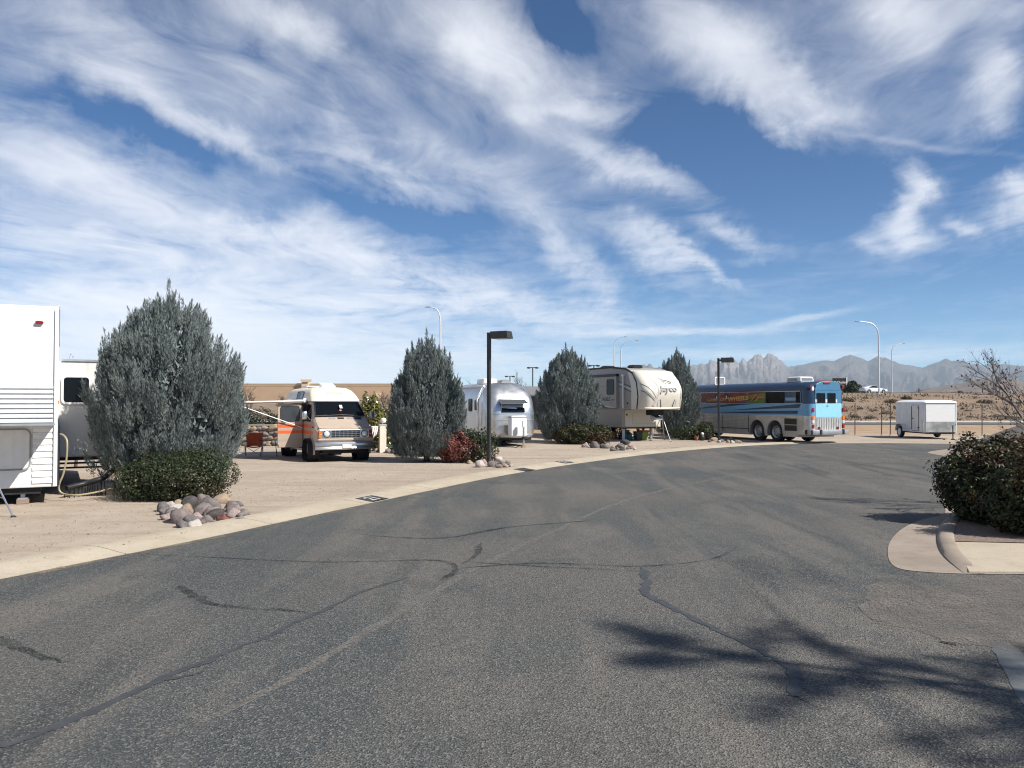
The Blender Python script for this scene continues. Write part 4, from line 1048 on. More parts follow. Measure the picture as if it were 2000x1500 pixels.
# windscreen, side glass
def quadpatch(c00, c10, c11, c01, nu=10, nv=6, bow=Vector((0, 0, 0)), th=Vector((0, 0, 0))):
    mb = MB(); G_ = []
    for layer in (0, 1):
        for j in range(nv + 1):
            for i in range(nu + 1):
                u_, v_ = i / nu, j / nv
                p = Vector(c00).lerp(Vector(c10), u_).lerp(Vector(c01).lerp(Vector(c11), u_), v_) + bow * (1 - (2 * u_ - 1) ** 2) + th * layer
                G_.append(p)
    n0 = (nu + 1) * (nv + 1); fs = []
    for j in range(nv):
        for i in range(nu):
            a_ = j * (nu + 1) + i; fs.append((a_ + n0, a_ + 1 + n0, a_ + nu + 2 + n0, a_ + nu + 1 + n0))
    mb.add(G_, fs); return mb
quadpatch((.155, -.86, 1.545), (.155, .86, 1.545), (-.36, .755, 2.065), (-.36, -.755, 2.065), bow=Vector((.035, 0, .03)), th=Vector((.025, 0, .02))).build('windshield', M_GLASS, van, smooth=True)
fr = MB()
fr.tube([(.185, -.87, 1.55), (.225, 0, 1.585), (.185, .87, 1.55), (-.345, .765, 2.09), (-.33, 0, 2.12), (-.345, -.765, 2.09), (.185, -.87, 1.55)], .018, 6).build('windshield_seal', M_BLACK, van)
ws = MB().rr('x', 0, .004, .10, .17, .01, .05, 0).build('permit_sticker', mat('pale sticker', (.55, .62, .66), .6), van); ws.location = (.06, .0, 1.87); ws.rotation_euler = (0, R(-47), 0)
ws = MB().rr('x', 0, .004, .085, .085, .01, .0, 0).build('paper_tag', mat('dull red paper', (.42, .14, .10), .7), van); ws.location = (.115, 0.02, 1.745); ws.rotation_euler = (R(45), R(-47), 0)
for y0, y1 in ((-.1, -.62), (.55, .05)): MB().tube([(.20, y0, 1.545), (.215, (y0 + y1) / 2, 1.57), (.19, y1, 1.60)], .011, 5).build('wiper', M_BLACK, van)
for s in (-1, 1):
    e = s * .012
    quadpatch((.03, s * .985 + e, 1.36), (-.88, s * .985 + e, 1.36), (-.88, s * .862 + e, 1.95), (-.40, s * .862 + e, 1.95), 8, 6).build('door_window', M_GLASS, van)
    mb = MB()
    mb.tube([(-.02, s * 1.0, 1.42), (.0, s * 1.09, 1.52), (.02, s * 1.15, 1.60)], .012, 6); mb.tube([(-.2, s * .99, 1.40), (-.05, s * 1.1, 1.45), (.02, s * 1.15, 1.50)], .012, 6)
    mr = mb.build('mirror_arm', M_CHROME, van)
    MB().plan([(1.44, .05, -.02, .075, .03, .01), (1.50, .07, -.02, .085, .04, .01), (1.64, .07, -.02, .085, .04, .01), (1.70, .05, -.02, .075, .03, .01)], 3).build('mirror', M_CHROME, mr, smooth=40).location = (0, s * 1.20, 0)
for s in (-1, 1):
    for z0 in (1.14, .93):
        for x0, x1 in ((.33, -.92), (-1.78, -4.2)) if s < 0 else ((.33, -4.2),): MB().box(x1, x0, s * 1.004 - .002, s * 1.004 + .002, z0, z0 + .105).build('stripe', C_OR, van)
for x in (.05, -.96, -1.80): MB().box(x - .006, x + .006, -1.0035, -.998, .47, 1.29).build('door_gap', M_BLACK, van)
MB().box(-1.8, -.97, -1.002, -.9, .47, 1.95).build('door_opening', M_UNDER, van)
lettering('side_script', 'B250', .085, M_BLACK, van, (.36, -1.006, 1.17), (1, 0, 0), (0, 0, 1), .02)
MB().box(-3.0, -.5, -.98, -.86, .30, .38).build('running_board', C_VAN, van, bevel=.02)
# swung-open side door, hinged behind the cab door
sd = MB().extr([(-.86, .44), (0, .44), (0, 1.30), (-.03, 1.92), (-.10, 1.98), (-.80, 1.98), (-.86, 1.90)], 'x', -.03, .03); 
sdv = [(x, y, z) for (x, y, z) in sd.v]
door = sd.build('side_door', C_VAN, van, bevel=.012); door.location = (-1.0, -1.02, 0); door.rotation_euler = (0, 0, R(-3))
MB().rr('x', .031, .04, .62, .50, .06, -.44, 1.62).build('door_glass', M_GLASS2, door)
MB().frame('x', .030, .046, .62, .50, .06, -.44, 1.62, .022).build('glass_seal', M_BLACK, door)
for z0 in (1.14, .93): MB().box(.031, .034, -.855, -.005, z0, z0 + .105).build('door_stripe', C_OR, door)
MB().box(.032, .06, -.80, -.60, 1.285, 1.315).build('door_handle', M_BLACK, door, bevel=.008)
MB().box(.031, .036, -.86, 0, .70, .705).build('door_crease', M_GREY, door)
MB().box(-.05, .03, 0, .035, .44, 1.9).build('door_edge', M_BLACK, door)
# high roof
ht = MB().plan([(2.06, -.24, -4.40, .885, .25, .2), (2.12, -.30, -4.40, .885, .26, .2), (2.30, -.54, -4.34, .83, .28, .25), (2.44, -.74, -4.25, .76, .32, .3), (2.53, -.98, -4.1, .64, .32, .3), (2.565, -1.3, -3.8, .45, .3, .3)], 6).build('high_roof', C_TOP, van, smooth=50)
for x0, x1, mt in ((-1.98, -1.60, M_GLASS2), (-2.40, -2.02, M_GLASS)):
    quadpatch((x0, -.872, 2.16), (x1, -.872, 2.16), (x1 - .03, -.800, 2.40), (x0 - .03, -.800, 2.40), 4, 3, th=Vector((0, -.02, .004))).build('roof_window', mt, ht)
MB().tube([(-2.44, -.888, 2.15), (-1.57, -.888, 2.15), (-1.60, -.818, 2.41), (-2.47, -.818, 2.41), (-2.44, -.888, 2.15)], .014, 5).build('window_rubber', M_BLACK, ht)
for i in range(7):
    a_ = -.6 + 1.2 * i / 6
    for zz, k in ((2.335, 1), (2.27, -1)):
        MB().box(0, .004, -.035, .035, -.012, .012).build('roof_emblem', mat('gold emblem', (.72, .52, .16), .4), ht).matrix_local = Matrix.Translation((-.505 - (zz - 2.28) * 1.35 + .0, a_ * .42, zz + k * .03 * math.cos(a_ * 2.2))) @ Matrix.Rotation(R(-53), 4, 'Y')
MB().plan([(2.565, -1.3, -1.75, .25, .03, .03), (2.60, -1.3, -1.75, .26, .03, .03)], 2).build('roof_vent', W_WHITE, ht)
MB().hexa([(-1.30, -.25, 2.605), (-1.30, .25, 2.605), (-1.75, .25, 2.62), (-1.75, -.25, 2.62), (-1.30, -.25, 2.62), (-1.30, .25, 2.62), (-1.75, .25, 2.74), (-1.75, -.25, 2.74)]).build('vent_lid', W_WHITE, ht)
MB().box(-3.6, -2.7, -.45, .15, 2.60, 2.64).build('solar_panel', W_WHITE, ht); MB().box(-3.5, -2.8, -.2, -.1, 2.52, 2.60).build('panel_mount', M_STEEL, ht)
# awning rolled out to the side
aw = thing('awning', 'white awning rolled out from the side of the camper van', 'awning', (-6.05, 29.0, 0), heading(28))
MB().hexa([(-.95, -.90, 2.04), (-.95, -3.25, 1.96), (-3.4, -3.25, 1.96), (-3.4, -.90, 2.04), (-.95, -.90, 2.052), (-.95, -3.25, 1.972), (-3.4, -3.25, 1.972), (-3.4, -.90, 2.052)]).build('canopy', mat('grey awning fabric', (.42, .40, .37), .8), aw)
MB().box(-3.45, -.90, -3.28, -.95, 2.0, 2.001 + .03).build('valance', mat('dark canopy edge', (.25, .2, .16), .8), aw)
MB().tube([(-.90, -.95, 2.075), (-.90, -3.3, 2.02)], .028, 8).build('end_rail', W_WHITE, aw)
MB().lathe([(.0, -1.0), (.075, -1.0), (.085, -.96), (.085, -.88), (.06, -.86), (0, -.86)], (0, -.97, 2.085), 'x', 14).build('roller_end', W_WHITE, aw, smooth=True)
MB().tube([(-.94, -.97, 2.085), (-3.5, -.97, 2.085)], .06, 12).build('roller', W_WHITE, aw)
MB().tube([(-.94, -1.03, 1.12), (-.90, -3.22, 1.92)], .017, 6).build('support_arm', W_WHITE, aw)
MB().tube([(-3.4, -1.03, 1.12), (-3.4, -3.22, 1.92)], .017, 6).build('support_arm', W_WHITE, aw)

# ---------------------------------------------------------------- silver travel trailer
m, nt, b, tcn, N, noise, rng, mixc, mth, bump = node_mat('brushed aluminium skin')
nt.links.new(mixc(rng(noise(2.5, 6), .3, .7), (.72, .72, .71), (.86, .86, .85)), b.inputs['Base Color']); b.inputs['Metallic'].default_value = .92
nt.links.new(rng(noise(3.2, 6, .6), .3, .7, .30, .44), b.inputs['Roughness']); bump(noise(1.5, 3), .12, .03)
M_ALU = m
ast = thing('silver_travel_trailer', 'rounded polished aluminium travel trailer with window visor raised', 'trailer', (.05, 38.25, 0), heading(20))
lv = []
for i in range(19):
    z = .40 + 2.55 * i / 18
    u_ = max(0, (z - 1.95) / 1.0); k = math.sqrt(max(0, 1 - min(1, u_) ** 2.6))
    lo = max(0, (.62 - z) / .22)
    hw = 1.22 * (.44 + .56 * k) - .10 * lo * lo
    v2 = max(0, (z - 1.3) / 1.65); xf = .0 - .98 * v2 ** 2.4 - .05 * lo
    lv.append((z, xf, -7.2 + 1.0 * v2 ** 2.4, hw, min(.62, hw * .8), min(.6, hw * .8)))
asb = MB().plan(lv, 7).build('shell', M_ALU, ast, smooth=60)
def belt(z, t, out, mt, nm):
    k = lv[min(range(len(lv)), key=lambda q: abs(lv[q][0] - z))]
    import copy
    return MB().plan([(z, k[1] + out, k[2] - out, k[3] + out, k[4], k[5]), (z + t, k[1] + out, k[2] - out, k[3] + out, k[4], k[5])], 7).build(nm, mt, ast, smooth=50)
belt(1.50, .028, .020, M_TRIM, 'belt_rail'); belt(1.20, .022, .016, M_TRIM, 'belt_rail'); belt(.52, .03, .012, M_TRIM, 'sill_rail')
MB().box(-7.0, -.25, -1.0, 1.0, .26, .42).build('chassis', M_UNDER, ast)
def front_x(z):
    v2 = max(0, (z - 1.3) / 1.65); return -.98 * v2 ** 2.4
wq = quadpatch((front_x(1.56) + .008, -.56, 1.56), (front_x(1.56) + .008, .56, 1.56), (front_x(2.13) + .008, .56, 2.13), (front_x(2.13) + .008, -.56, 2.13), 8, 8)
wv = MB(); n = 8; pts_ = []
for (y, z) in rrect(1.14, .58, .06, 4, 0, 1.85): pts_.append((front_x(z) + .010, y, z))
fwin = MB().loft([[(p[0] - .03, p[1], p[2]) for p in pts_], [(p[0] + .012, p[1], p[2]) for p in pts_]]).build('front_window', M_GLASS, ast)
MB().tube(pts_ + [pts_[0]], .016, 6).build('window_seal', M_BLACK, fwin)
for z, mt in ((1.80, M_GREY),): MB().box(front_x(1.8) + .022, front_x(1.8) + .032, -.50, .50, z, z + .014).build('window_bar', mt, fwin)
vz = MB(); rings = []
for i in range(9):
    y = -.66 + 1.32 * i / 8; rings.append([(front_x(2.16) - .01, y * .93, 2.175), (front_x(2.16) + .42, y, 1.985), (front_x(2.16) + .42, y, 1.97), (front_x(2.16) - .01, y * .93, 2.16)])
vz_o = vz.loft(rings).build('rock_guard_visor', mat('smoked visor', (.10, .105, .11), .25, .2), ast)
MB().tube([(front_x(2.16) + .02, -.63, 2.175), (front_x(2.16) + .42, -.67, 1.98), (front_x(2.16) + .43, 0, 1.975), (front_x(2.16) + .42, .67, 1.98), (front_x(2.16) + .02, .63, 2.175)], .015, 6).build('visor_rim', M_CHROME, vz_o)
for s in (-1, 1): MB().tube([(.0, s * .55, 1.62), (front_x(2.16) + .36, s * .64, 2.0)], .008, 5).build('visor_stay', M_CHROME, vz_o)
MB().rr('x', .0, .02, .95, .60, .18, .05, .82).build('front_hatch', mat('matt aluminium', (.34, .34, .34), .5, .7, var=.1), ast)
lpb = MB().plan([(.50, .78, .34, .36, .06, .04), (.52, .80, .32, .38, .07, .05), (1.36, .80, .32, .38, .07, .05), (1.42, .76, .35, .34, .08, .06)], 4).build('gas_bottle_cover', W_WHITE, ast, smooth=40)
MB().box(.31, .81, -.385, .385, 1.335, 1.37).build('cover_lid_edge', M_GREY, lpb)
jk = MB().tube([(1.10, .10, .08), (1.10, .10, 1.12)], .045, 10).build('tongue_jack', M_STEEL, ast); MB().box(1.03, 1.17, .04, .16, .90, 1.22).build('jack_motor', W_WHITE, jk, bevel=.02); MB().lathe([(.11, .06), (.11, .08), (.05, .09)], (1.10, .10, 0), 'z', 12).build('jack_foot', M_STEEL, jk)
for s in (-1, 1): MB().tube([(-.3, s * .85, .38), (1.35, s * .05, .42)], .045, 6).build('a_frame', M_UNDER, ast)
MB().tube([(1.2, 0, .44), (1.55, 0, .45)], .05, 8).build('coupler', M_UNDER, ast)
MB().box(1.0, 1.2, 0, .2, 0, .075).build('timber_block', M_WOOD, ast, bevel=.006)
for s in (-1, 1): MB().lathe([(.035, 0), (.03, .03)], (-.62, s * 1.06, 2.34), 'x', 8).build('clearance_light', M_RED, ast)
for x in (-3.4, -4.25):
    for s in (-1, 1): wheel(ast, x, s * 1.04, .36, .2, 1 if s < 0 else -1)
ac = MB().plan([(2.90, -2.3, -3.3, .36, .1, .1), (2.98, -2.25, -3.35, .38, .12, .1), (3.17, -2.3, -3.3, .36, .15, .1), (3.20, -2.4, -3.2, .30, .12, .1)], 4).build('air_conditioner', W_WHITE, ast, smooth=40)
ac.location = (0.35, -.45, -.02)
MB().extr([(.62 * math.cos(R(a_)) * .42, .36 * math.sin(R(a_)) * .62) for a_ in range(0, 181, 15)], 'x', -.45, .45).build('vent_dome', M_GREY, ast, smooth=40).location = (-1.75, .12, 2.89)
# side door standing open, awning arms
MB().rr('y', -1.245, -1.225, .66, 1.75, .14, -1.75, 1.42).build('entry_door', M_ALU, ast)
MB().rr('y', -1.252, -1.235, .52, .62, .08, -2.7, 1.9).build('side_window', M_GLASS, ast)
MB().rr('y', -1.262, -1.247, .36, .50, .08, -1.75, 1.9).build('door_window', M_GLASS, ast)
for dx_ in (0, .10): MB().tube([(-1.15 + dx_, -1.27, .9), (-1.15 + dx_, -1.36, 1.6), (-1.15 + dx_, -1.40, 2.15), (-1.35 + dx_, -1.05, 2.75 - dx_)], .022, 6).build('awning_arm', W_WHITE, ast)
MB().tube([(-1.3, -.98, 2.80), (-6.4, -.98, 2.80)], .06, 10).build('awning_roller', W_WHITE, ast)

# ---------------------------------------------------------------- cream fifth-wheel trailer
C_CRM = mat('cream gelcoat', (.62, .58, .50), .35, var=.03, coat=.2)
C_TAUPE = mat('taupe gelcoat', (.40, .36, .30), .45, var=.04)
C_SIDE = mat('shaded beige filon side', (.38, .355, .325), .45, var=.04, streaks=.1)  # beige siding, darkened in its colour for the shade on this side
C_LOGO = mat('charcoal decal', (.045, .047, .052), .45)
C_SILV = mat('silver decal', (.62, .62, .60), .35)
jy = thing('cream_fifth_wheel', 'cream and beige fifth-wheel trailer with a big bird logo on its nose', 'trailer', (6.92, 44.35, 0), heading(22))
HW = 1.20
side_prof = [(-9.0, .62), (.0, .70), (0, 1.66), (1.55, 1.66), (1.70, 2.2), (1.62, 2.9), (1.20, 3.50), (.40, 3.78), (-1.2, 3.92), (-9.0, 3.92)]
MB().extr(side_prof, 'y', -HW, HW).build('side_shell', C_SIDE, jy, smooth=25, bevel=.015)
cap = []
for i in range(15):
    z = 1.66 + 1.97 * i / 14; t_ = i / 14
    xf = 2.12 + .22 * math.sin(math.pi * min(1, t_ * 1.05)) - .95 * max(0, t_ - .45) ** 1.6 * 1.9
    cap.append((z, xf, 1.0 - .9 * max(0, t_ - .6), 1.215 - .05 * max(0, t_ - .75) ** 1.2, .46, .02))
cap.append((3.70, cap[-1][1] - .35, .3, 1.10, .4, .02)); cap.append((3.74, cap[-2][1] - .75, 0.2, .95, .4, .02))
jc = MB().plan(cap, 8).build('front_cap', C_CRM, jy, smooth=45)
def cap_x(z):
    for (a_, b2) in zip(cap, cap[1:]):
        if a_[0] <= z <= b2[0]: return a_[1] + (b2[1] - a_[1]) * (z - a_[0]) / (b2[0] - a_[0])
    return cap[-1][1]
def on_cap(y, z, off=.012):
    k = max(0, abs(y) - (1.215 - .46)); return (cap_x(z) - (.46 - math.sqrt(max(0, .46 ** 2 - k * k))) + off, y, z)
# moulded recess and ridges of the cap
def capstrip(nm, line, w, mt, off=.010, th=.02):
    mb = MB(); rings = []
    P_ = [Vector((q[0], q[1], 0)) for q in line]; P_ = catmull(P_, 5)
    for i, p in enumerate(P_):
        t_ = (P_[min(i + 1, len(P_) - 1)] - P_[max(i - 1, 0)]).normalized(); n_ = Vector((-t_.y, t_.x, 0))
        ww = (w[0] + (w[1] - w[0]) * i / (len(P_) - 1)) / 2
        a_ = p + n_ * ww; c_ = p - n_ * ww
        rings.append([on_cap(a_.x, a_.y, off), on_cap(p.x, p.y, off + th), on_cap(c_.x, c_.y, off), on_cap(p.x, p.y, off - .02)])
    return mb.loft(rings).build(nm, mt, jc, smooth=40)
capstrip('moulded_ridge', [(-.62, 3.35), (-.42, 3.0), (-.35, 2.62), (-.42, 2.3), (-.62, 1.85)], (.22, .30), C_CRM, -.03, .07)
capstrip('moulded_ridge', [(1.10, 3.2), (1.0, 2.85), (.95, 2.5), (.98, 2.1), (1.04, 1.80)], (.18, .24), C_CRM, -.03, .07)
for s, c0 in ((-1, -.26), (1, .60)):
    capstrip('chevron_decal', [(c0, 2.18), (c0 - .05 * s * -1 * -1, 2.0), (c0 + .10 * -s, 1.76)], (.02, .05), C_LOGO, .012, .004)
    capstrip('chevron_decal', [(c0 + .09 * s, 2.15), (c0 + .10 * s, 1.95), (c0 + .02 * s, 1.74)], (.03, .07), C_SILV, .012, .004)
capstrip('chin_moulding', [(-1.05, 1.73), (0, 1.72), (1.05, 1.73)], (.10, .10), C_CRM, .0, .05)
for k, (a_, b2, c_) in enumerate([((-1.18, 2.98), (-.85, 2.70), (-.52, 2.25)), ((-1.18, 2.78), (-.90, 2.52), (-.56, 2.20)), ((-1.20, 2.62), (-.92, 2.40), (-.60, 2.12))]): capstrip('swoosh_decal', [a_, b2, c_], (.035, .012) if k % 2 == 0 else (.10, .02), C_LOGO if k % 2 == 0 else C_SILV, .010 + k * .003, .004)
for k, (a_, b2, c_) in enumerate([((1.16, 2.95), (1.02, 2.6), (.92, 2.3)), ((1.17, 2.75), (1.06, 2.5), (.95, 2.25))]): capstrip('swoosh_decal', [a_, b2, c_], (.02, .03), C_LOGO if k else C_SILV, .010 + k * .003, .004)
zc_ = 2.72; tilt = Vector((cap_x(zc_ + .2) - cap_x(zc_ - .2), 0, .4)).normalized()
o = on_cap(.22, zc_, .03)
lettering('brand_lettering', 'Jayco', .42, C_LOGO, jc, o, (0, 1, 0), tilt, .035, .006, sx=1.1)
jn = Vector((0, 1, 0)).cross(tilt).normalized()
for vt in jc.children[-1].data.vertices: vt.co = on_cap(vt.co.y, vt.co.z, .045 + max(0, (vt.co - Vector(o)).dot(jn)))
capstrip('bird_emblem', [(-.16, 3.28), (.08, 3.18), (.30, 3.13), (.52, 3.05)], (.015, .05), C_LOGO, .012, .004)
capstrip('bird_emblem', [(.0, 3.16), (.06, 3.05), (.22, 2.97), (.42, 3.0)], (.012, .03), C_LOGO, .012, .004)
capstrip('bird_emblem', [(.05, 3.12), (.2, 3.08), (.38, 3.02), (.5, 3.0)], (.01, .02), C_LOGO, .014, .004)
# side wall
MB().box(-9, -.35, -HW - .14, -HW + .02, 2.9, 3.42).build('slide_top', C_SIDE, jy, bevel=.01)
sl_ = MB().box(-9, -.35, -HW - .14, -HW + .02, 1.72, 2.9).build('slide_out', C_SIDE, jy, bevel=.01)
MB().box(-9, -.30, -HW - .17, -HW, 3.42, 3.56).build('awning_cassette', M_BLACK, jy, bevel=.01)
MB().tube([(.28, -HW - .09, 1.72), (.28, -HW - .09, 3.42)], .05, 8).build('awning_arm', W_WHITE, jy); MB().box(.2, .36, -HW - .16, -HW, 3.40, 3.50).build('awning_bracket', W_WHITE, jy, bevel=.02)
MB().rr('y', -HW - .155, -HW - .142, .72, .78, .10, -.98, 2.86).build('side_window', M_GLASS, sl_); MB().frame('y', -HW - .165, -HW - .142, .72, .78, .10, -.98, 2.86, .035).build('window_frame', M_BLACK, sl_)
lettering('model_lettering', 'EAGLE', .26, C_LOGO, sl_, (-1.55, -HW - .145, 2.20), (1, 0, 0), (0, 0, 1), .03, .003, sx=1.5)
lettering('model_lettering', 'HT', .13, C_LOGO, sl_, (-.72, -HW - .145, 2.16), (1, 0, 0), (0, 0, 1), .012, .003, sx=1.5)
lettering('model_lettering', '25.5', .06, C_LOGO, sl_, (-.86, -HW - .145, 2.04), (1, 0, 0), (0, 0, 1), .012, .003, sx=1.5)
def sidecut(nm, pts, mt, y): 
    return MB().extr(pts, 'y', y, y + .004).build(nm, mt, jy)
sidecut('dark_swoosh', [(-2.6, 2.0), (-1.9, 1.92), (-1.2, 1.72), (-2.6, 1.72)], C_LOGO, -HW - .146)
sidecut('pale_swoosh', [(-2.6, 1.92), (-2.1, 1.84), (-1.85, 1.74), (-2.6, 1.74)], C_SILV, -HW - .150)
sidecut('swoosh_line', [(-1.6, 1.80), (-.5, 1.66 + .07), (-.5, 1.70 + .05), (-1.55, 1.86)], C_SILV, -HW - .150)
for k, z in enumerate((3.05, 2.92, 2.80)): sidecut('swoosh_line', [(-.30, z + .12), (1.35, z - .28), (1.35, z - .33), (-.30, z + .08)], (C_LOGO, C_SILV, C_LOGO)[k], -HW - .004 - .001 * k)
MB().tube([(1.58, -HW - .004, 1.7), (1.70, -HW - .004, 2.3), (1.55, -HW - .004, 3.05), (1.15, -HW - .004, 3.54), (.4, -HW - .004, 3.80), (-1.2, -HW - .004, 3.93), (-9, -HW - .004, 3.93)], .05, 6).build('roof_edge', M_BLACK, jy)
MB().rr('y', -HW - .012, -HW, .14, .12, .02, .62, 1.98).build('outlet_cover', M_BLACK, jy)
MB().rr('x', .004, .03, 2.14, .88, .08, .06, 1.18).build('front_bulkhead', C_CRM, jy)
MB().frame('x', .031, .036, 1.3, .62, .10, .1, 1.2, .012).build('hatch_seam', C_TAUPE, jy)
for y, z in ((-.92, 1.38), (.78, 1.40), (.78, 1.27)): MB().rr('x', .03, .045, .09, .10, .02, y, z).build('hatch_latch', M_BLACK, jy)
MB().box(-8.8, -.1, -1.0, 1.0, .63, .72).build('chassis', M_UNDER, jy)
MB().box(.9, 1.7, -.28, .28, 1.36, 1.66).build('pin_box', M_UNDER, jy, bevel=.03)
MB().hexa([(1.2, -.2, 1.16), (1.75, -.2, 1.12), (1.75, .2, 1.12), (1.2, .2, 1.16), (1.2, -.2, 1.40), (1.75, -.2, 1.24), (1.75, .2, 1.24), (1.2, .2, 1.40)]).build('king_pin_plate', M_STEEL, jy)
for s in (-1, 1): lg = MB().box(-.5, -.38, s * .85 - .06, s * .85 + .06, .02, .7).build('landing_leg', M_STEEL, jy)
for x in (-5.2, -6.1):
    for s in (-1, 1): wheel(jy, x, s * 1.05, .38, .22, 1 if s < 0 else -1)
for x, y in ((-2.6, -.6), (-1.0, .2)): MB().plan([(3.90, x + .3, x - .3, .3, .05, .05), (4.02, x + .32, x - .32, .32, .05, .05), (4.08, x + .2, x - .2, .25, .05, .05)], 3).build('roof_vent', M_BLACK, jy).location = (0, y, 0)
feet = [G(1271, 861), G(1310, 862.8), G(1298, 858.8)]
tripod('king_pin_tripod', 'silver tripod stand under the nose of the cream fifth-wheel trailer', feet, at(1292.5, 811, 43.1), .022, True, .42)

# ---------------------------------------------------------------- blue coach, its back to the road
B_NAVY = mat('navy coach paint', (.014, .042, .095), .35, var=.08, coat=.3)
B_MID = mat('mid blue coach paint', (.07, .21, .36), .35, var=.05, coat=.3)
B_SKY = mat('sky blue coach paint', (.27, .57, .76), .38, var=.04, coat=.2)
B_SIDE = mat('azure side paint', (.17, .38, .59), .38, var=.04, coat=.2)
B_ALU = mat('dull fluted aluminium', (.55, .52, .48), .45, .55, var=.15, scale=3)
bus = thing('coach', 'old blue motor coach converted to a camper, its back end to the road', 'bus', (13.55, 42.75, 0), heading(22))
# local +x is the back end; origin on the ground under the drive axle, left wall at y = 0
BW = 1.17; yc = BW
def buslv(z, dxr=0, dw=0, r=.38): return (z, 2.45 + dxr, -10.0, BW + dw, r, .3)
def bpart(nm, lvls, mt, **k):
    o = MB().plan(lvls, 7).build(nm, mt, bus, smooth=40, **k); o.location = (0, yc, 0); return o
low = bpart('lower_body', [buslv(.30), buslv(1.36)], B_ALU)
ctr = MB()
for x in (0, -1.42): ctr.lathe([(.60, -.5), (.60, .5)], (x, 0, .52), 'y', 32)
ctr.box(1.72, 4, -.5, 3, .2, .43)
cut(low, ctr)
ctr = MB(); ctr.box(-.597, .597, -.5, .5, -.2, .52); ctr.box(-2.017, -.823, -.5, .5, -.2, .52)
cut(low, ctr)
bpart('side_band', [buslv(1.362), buslv(1.96)], B_SIDE)
bpart('window_band', [buslv(1.962), buslv(2.30, -.01), buslv(2.60, -.04, -.01)], B_NAVY)
bpart('roof', [buslv(2.602, -.04, -.005), buslv(2.78, -.10, -.05), buslv(2.92, -.20, -.17), buslv(3.02, -.34, -.36), buslv(3.07, -.5, -.6)], B_NAVY)
for i in range(11): MB().extr([(-.004, .46 + i * .08), (-.024, .475 + i * .08), (-.024, .51 + i * .08), (-.004, .525 + i * .08)], 'x', -10 + .4, -2.08).build('side_flute', B_ALU, bus) if i > 1 else None
for i in range(8): MB().extr([(-.004, .62 + i * .09), (-.022, .635 + i * .09), (-.022, .67 + i * .09), (-.004, .685 + i * .09)], 'x', 1.72, 2.06).build('side_flute', B_ALU, bus)
for x in (-2.12, -4.4, -6.2): MB().box(x - .012, x + .012, -.03, -.002, .44, 1.35).build('bay_seam', M_BLACK, bus)
MB().box(-9.7, -2.1, -.028, -.004, .60, .635).build('bay_shadow_gap', M_BLACK, bus)
for x in (0, -1.42):
    mb = MB(); rings = []
    for k in range(15):
        a_ = R(-8 + 196 * k / 14); rings.append([(x + math.cos(a_) * r_, yy, .52 + math.sin(a_) * r_) for r_, yy in ((.595, .03), (.595, -.03), (.64, -.03), (.645, .03))])
    mb.loft(rings).build('wheel_arch', B_ALU, bus, smooth=40)
wheel(bus, 0, .22, .52, .30, 1, M_STEEL, True); wheel(bus, -1.42, .22, .52, .30, 1, M_STEEL, True)
wheel(bus, 0, 2 * BW - .22, .52, .30, -1, M_CHROME); wheel(bus, -1.42, 2 * BW - .22, .52, .30, -1, M_CHROME); wheel(bus, -7.8, .20, .52, .28, 1, M_CHROME); wheel(bus, -7.8, 2 * BW - .2, .52, .28, -1, M_CHROME)
MB().box(-9.6, 2.2, .35, 2 * BW - .35, .40, .60).build('underbody', M_UNDER, bus)
for z0, z1 in ((.60, .88), (.92, 1.22)): MB().box(.74, 1.62, -.02, .0 - .003, z0, z1).build('radiator_grille', M_BLACK, bus, bevel=.006)
MB().frame('y', -.026, -.004, .92, .68, .01, 1.18, .91, .03, 1).build('grille_frame', B_ALU, bus)
# stripes: dark wedges on the azure side
def wedge(pts, nm='stripe', mt=None, y=-.006): return MB().extr(pts, 'y', y, y + .004).build(nm, mt or B_NAVY, bus)
wedge([(-10 + .3, 1.52), (-3.6, 1.95), (-1.6, 1.955), (-2.6, 1.90), (-6.2, 1.67), (-9.7, 1.44)])
wedge([(-9.7, 1.86), (-8.0, 1.955), (-9.7, 1.955)])
wedge([(-3.7, 1.60), (1.92, 1.955), (1.80, 1.76), (-1.5, 1.66)])
wedge([(-5.6, 1.47), (1.72, 1.62), (1.66, 1.46), (-1.5, 1.44)])
MB().box(-9.7, 2.06, -.022, -.003, 1.352, 1.375).build('rub_rail', M_TRIM, bus); MB().box(-9.7, 2.05, -.018, -.003, 1.955, 1.972).build('rub_rail', M_TRIM, bus); MB().box(-9.7, 1.85, -.02, .01, 2.575, 2.60).build('drip_rail', M_TRIM, bus)
# painted mural panel
m, nt, b, tcn, N, noise, rng, mixc, mth, bump = node_mat('mural ground paint')
c = mixc(rng(noise(2.2, 6, .6), .42, .58), (.30, .045, .030), (.20, .030, .045)); c = mixc(rng(noise(5, 5, .6), .54, .62, 0, .6), c, (.14, .07, .03))
nt.links.new(c, b.inputs['Base Color']); b.inputs['Roughness'].default_value = .45
mu = MB().box(-9.1, -.72, -.012, -.004, 1.985, 2.565).build('mural_panel', m, bus)
P_GRN = mat('mural green', (.06, .20, .04), .5, var=.3, scale=8); P_LIME = mat('mural lime', (.16, .26, .03), .5, var=.4, scale=9); P_PUR = mat('mural purple', (.10, .06, .22), .5, var=.2); P_ORG = mat('mural orange', (.52, .22, .06), .5, var=.25, scale=6); P_YEL = mat('mural gold', (.62, .38, .12), .5, var=.15); P_TAN = mat('mural tan', (.48, .30, .17), .5); P_INK = mat('mural ink', (.015, .012, .012), .5); P_WHT = mat('mural white', (.62, .58, .58), .5); P_PNK = mat('mural pink', (.62, .25, .36), .5)
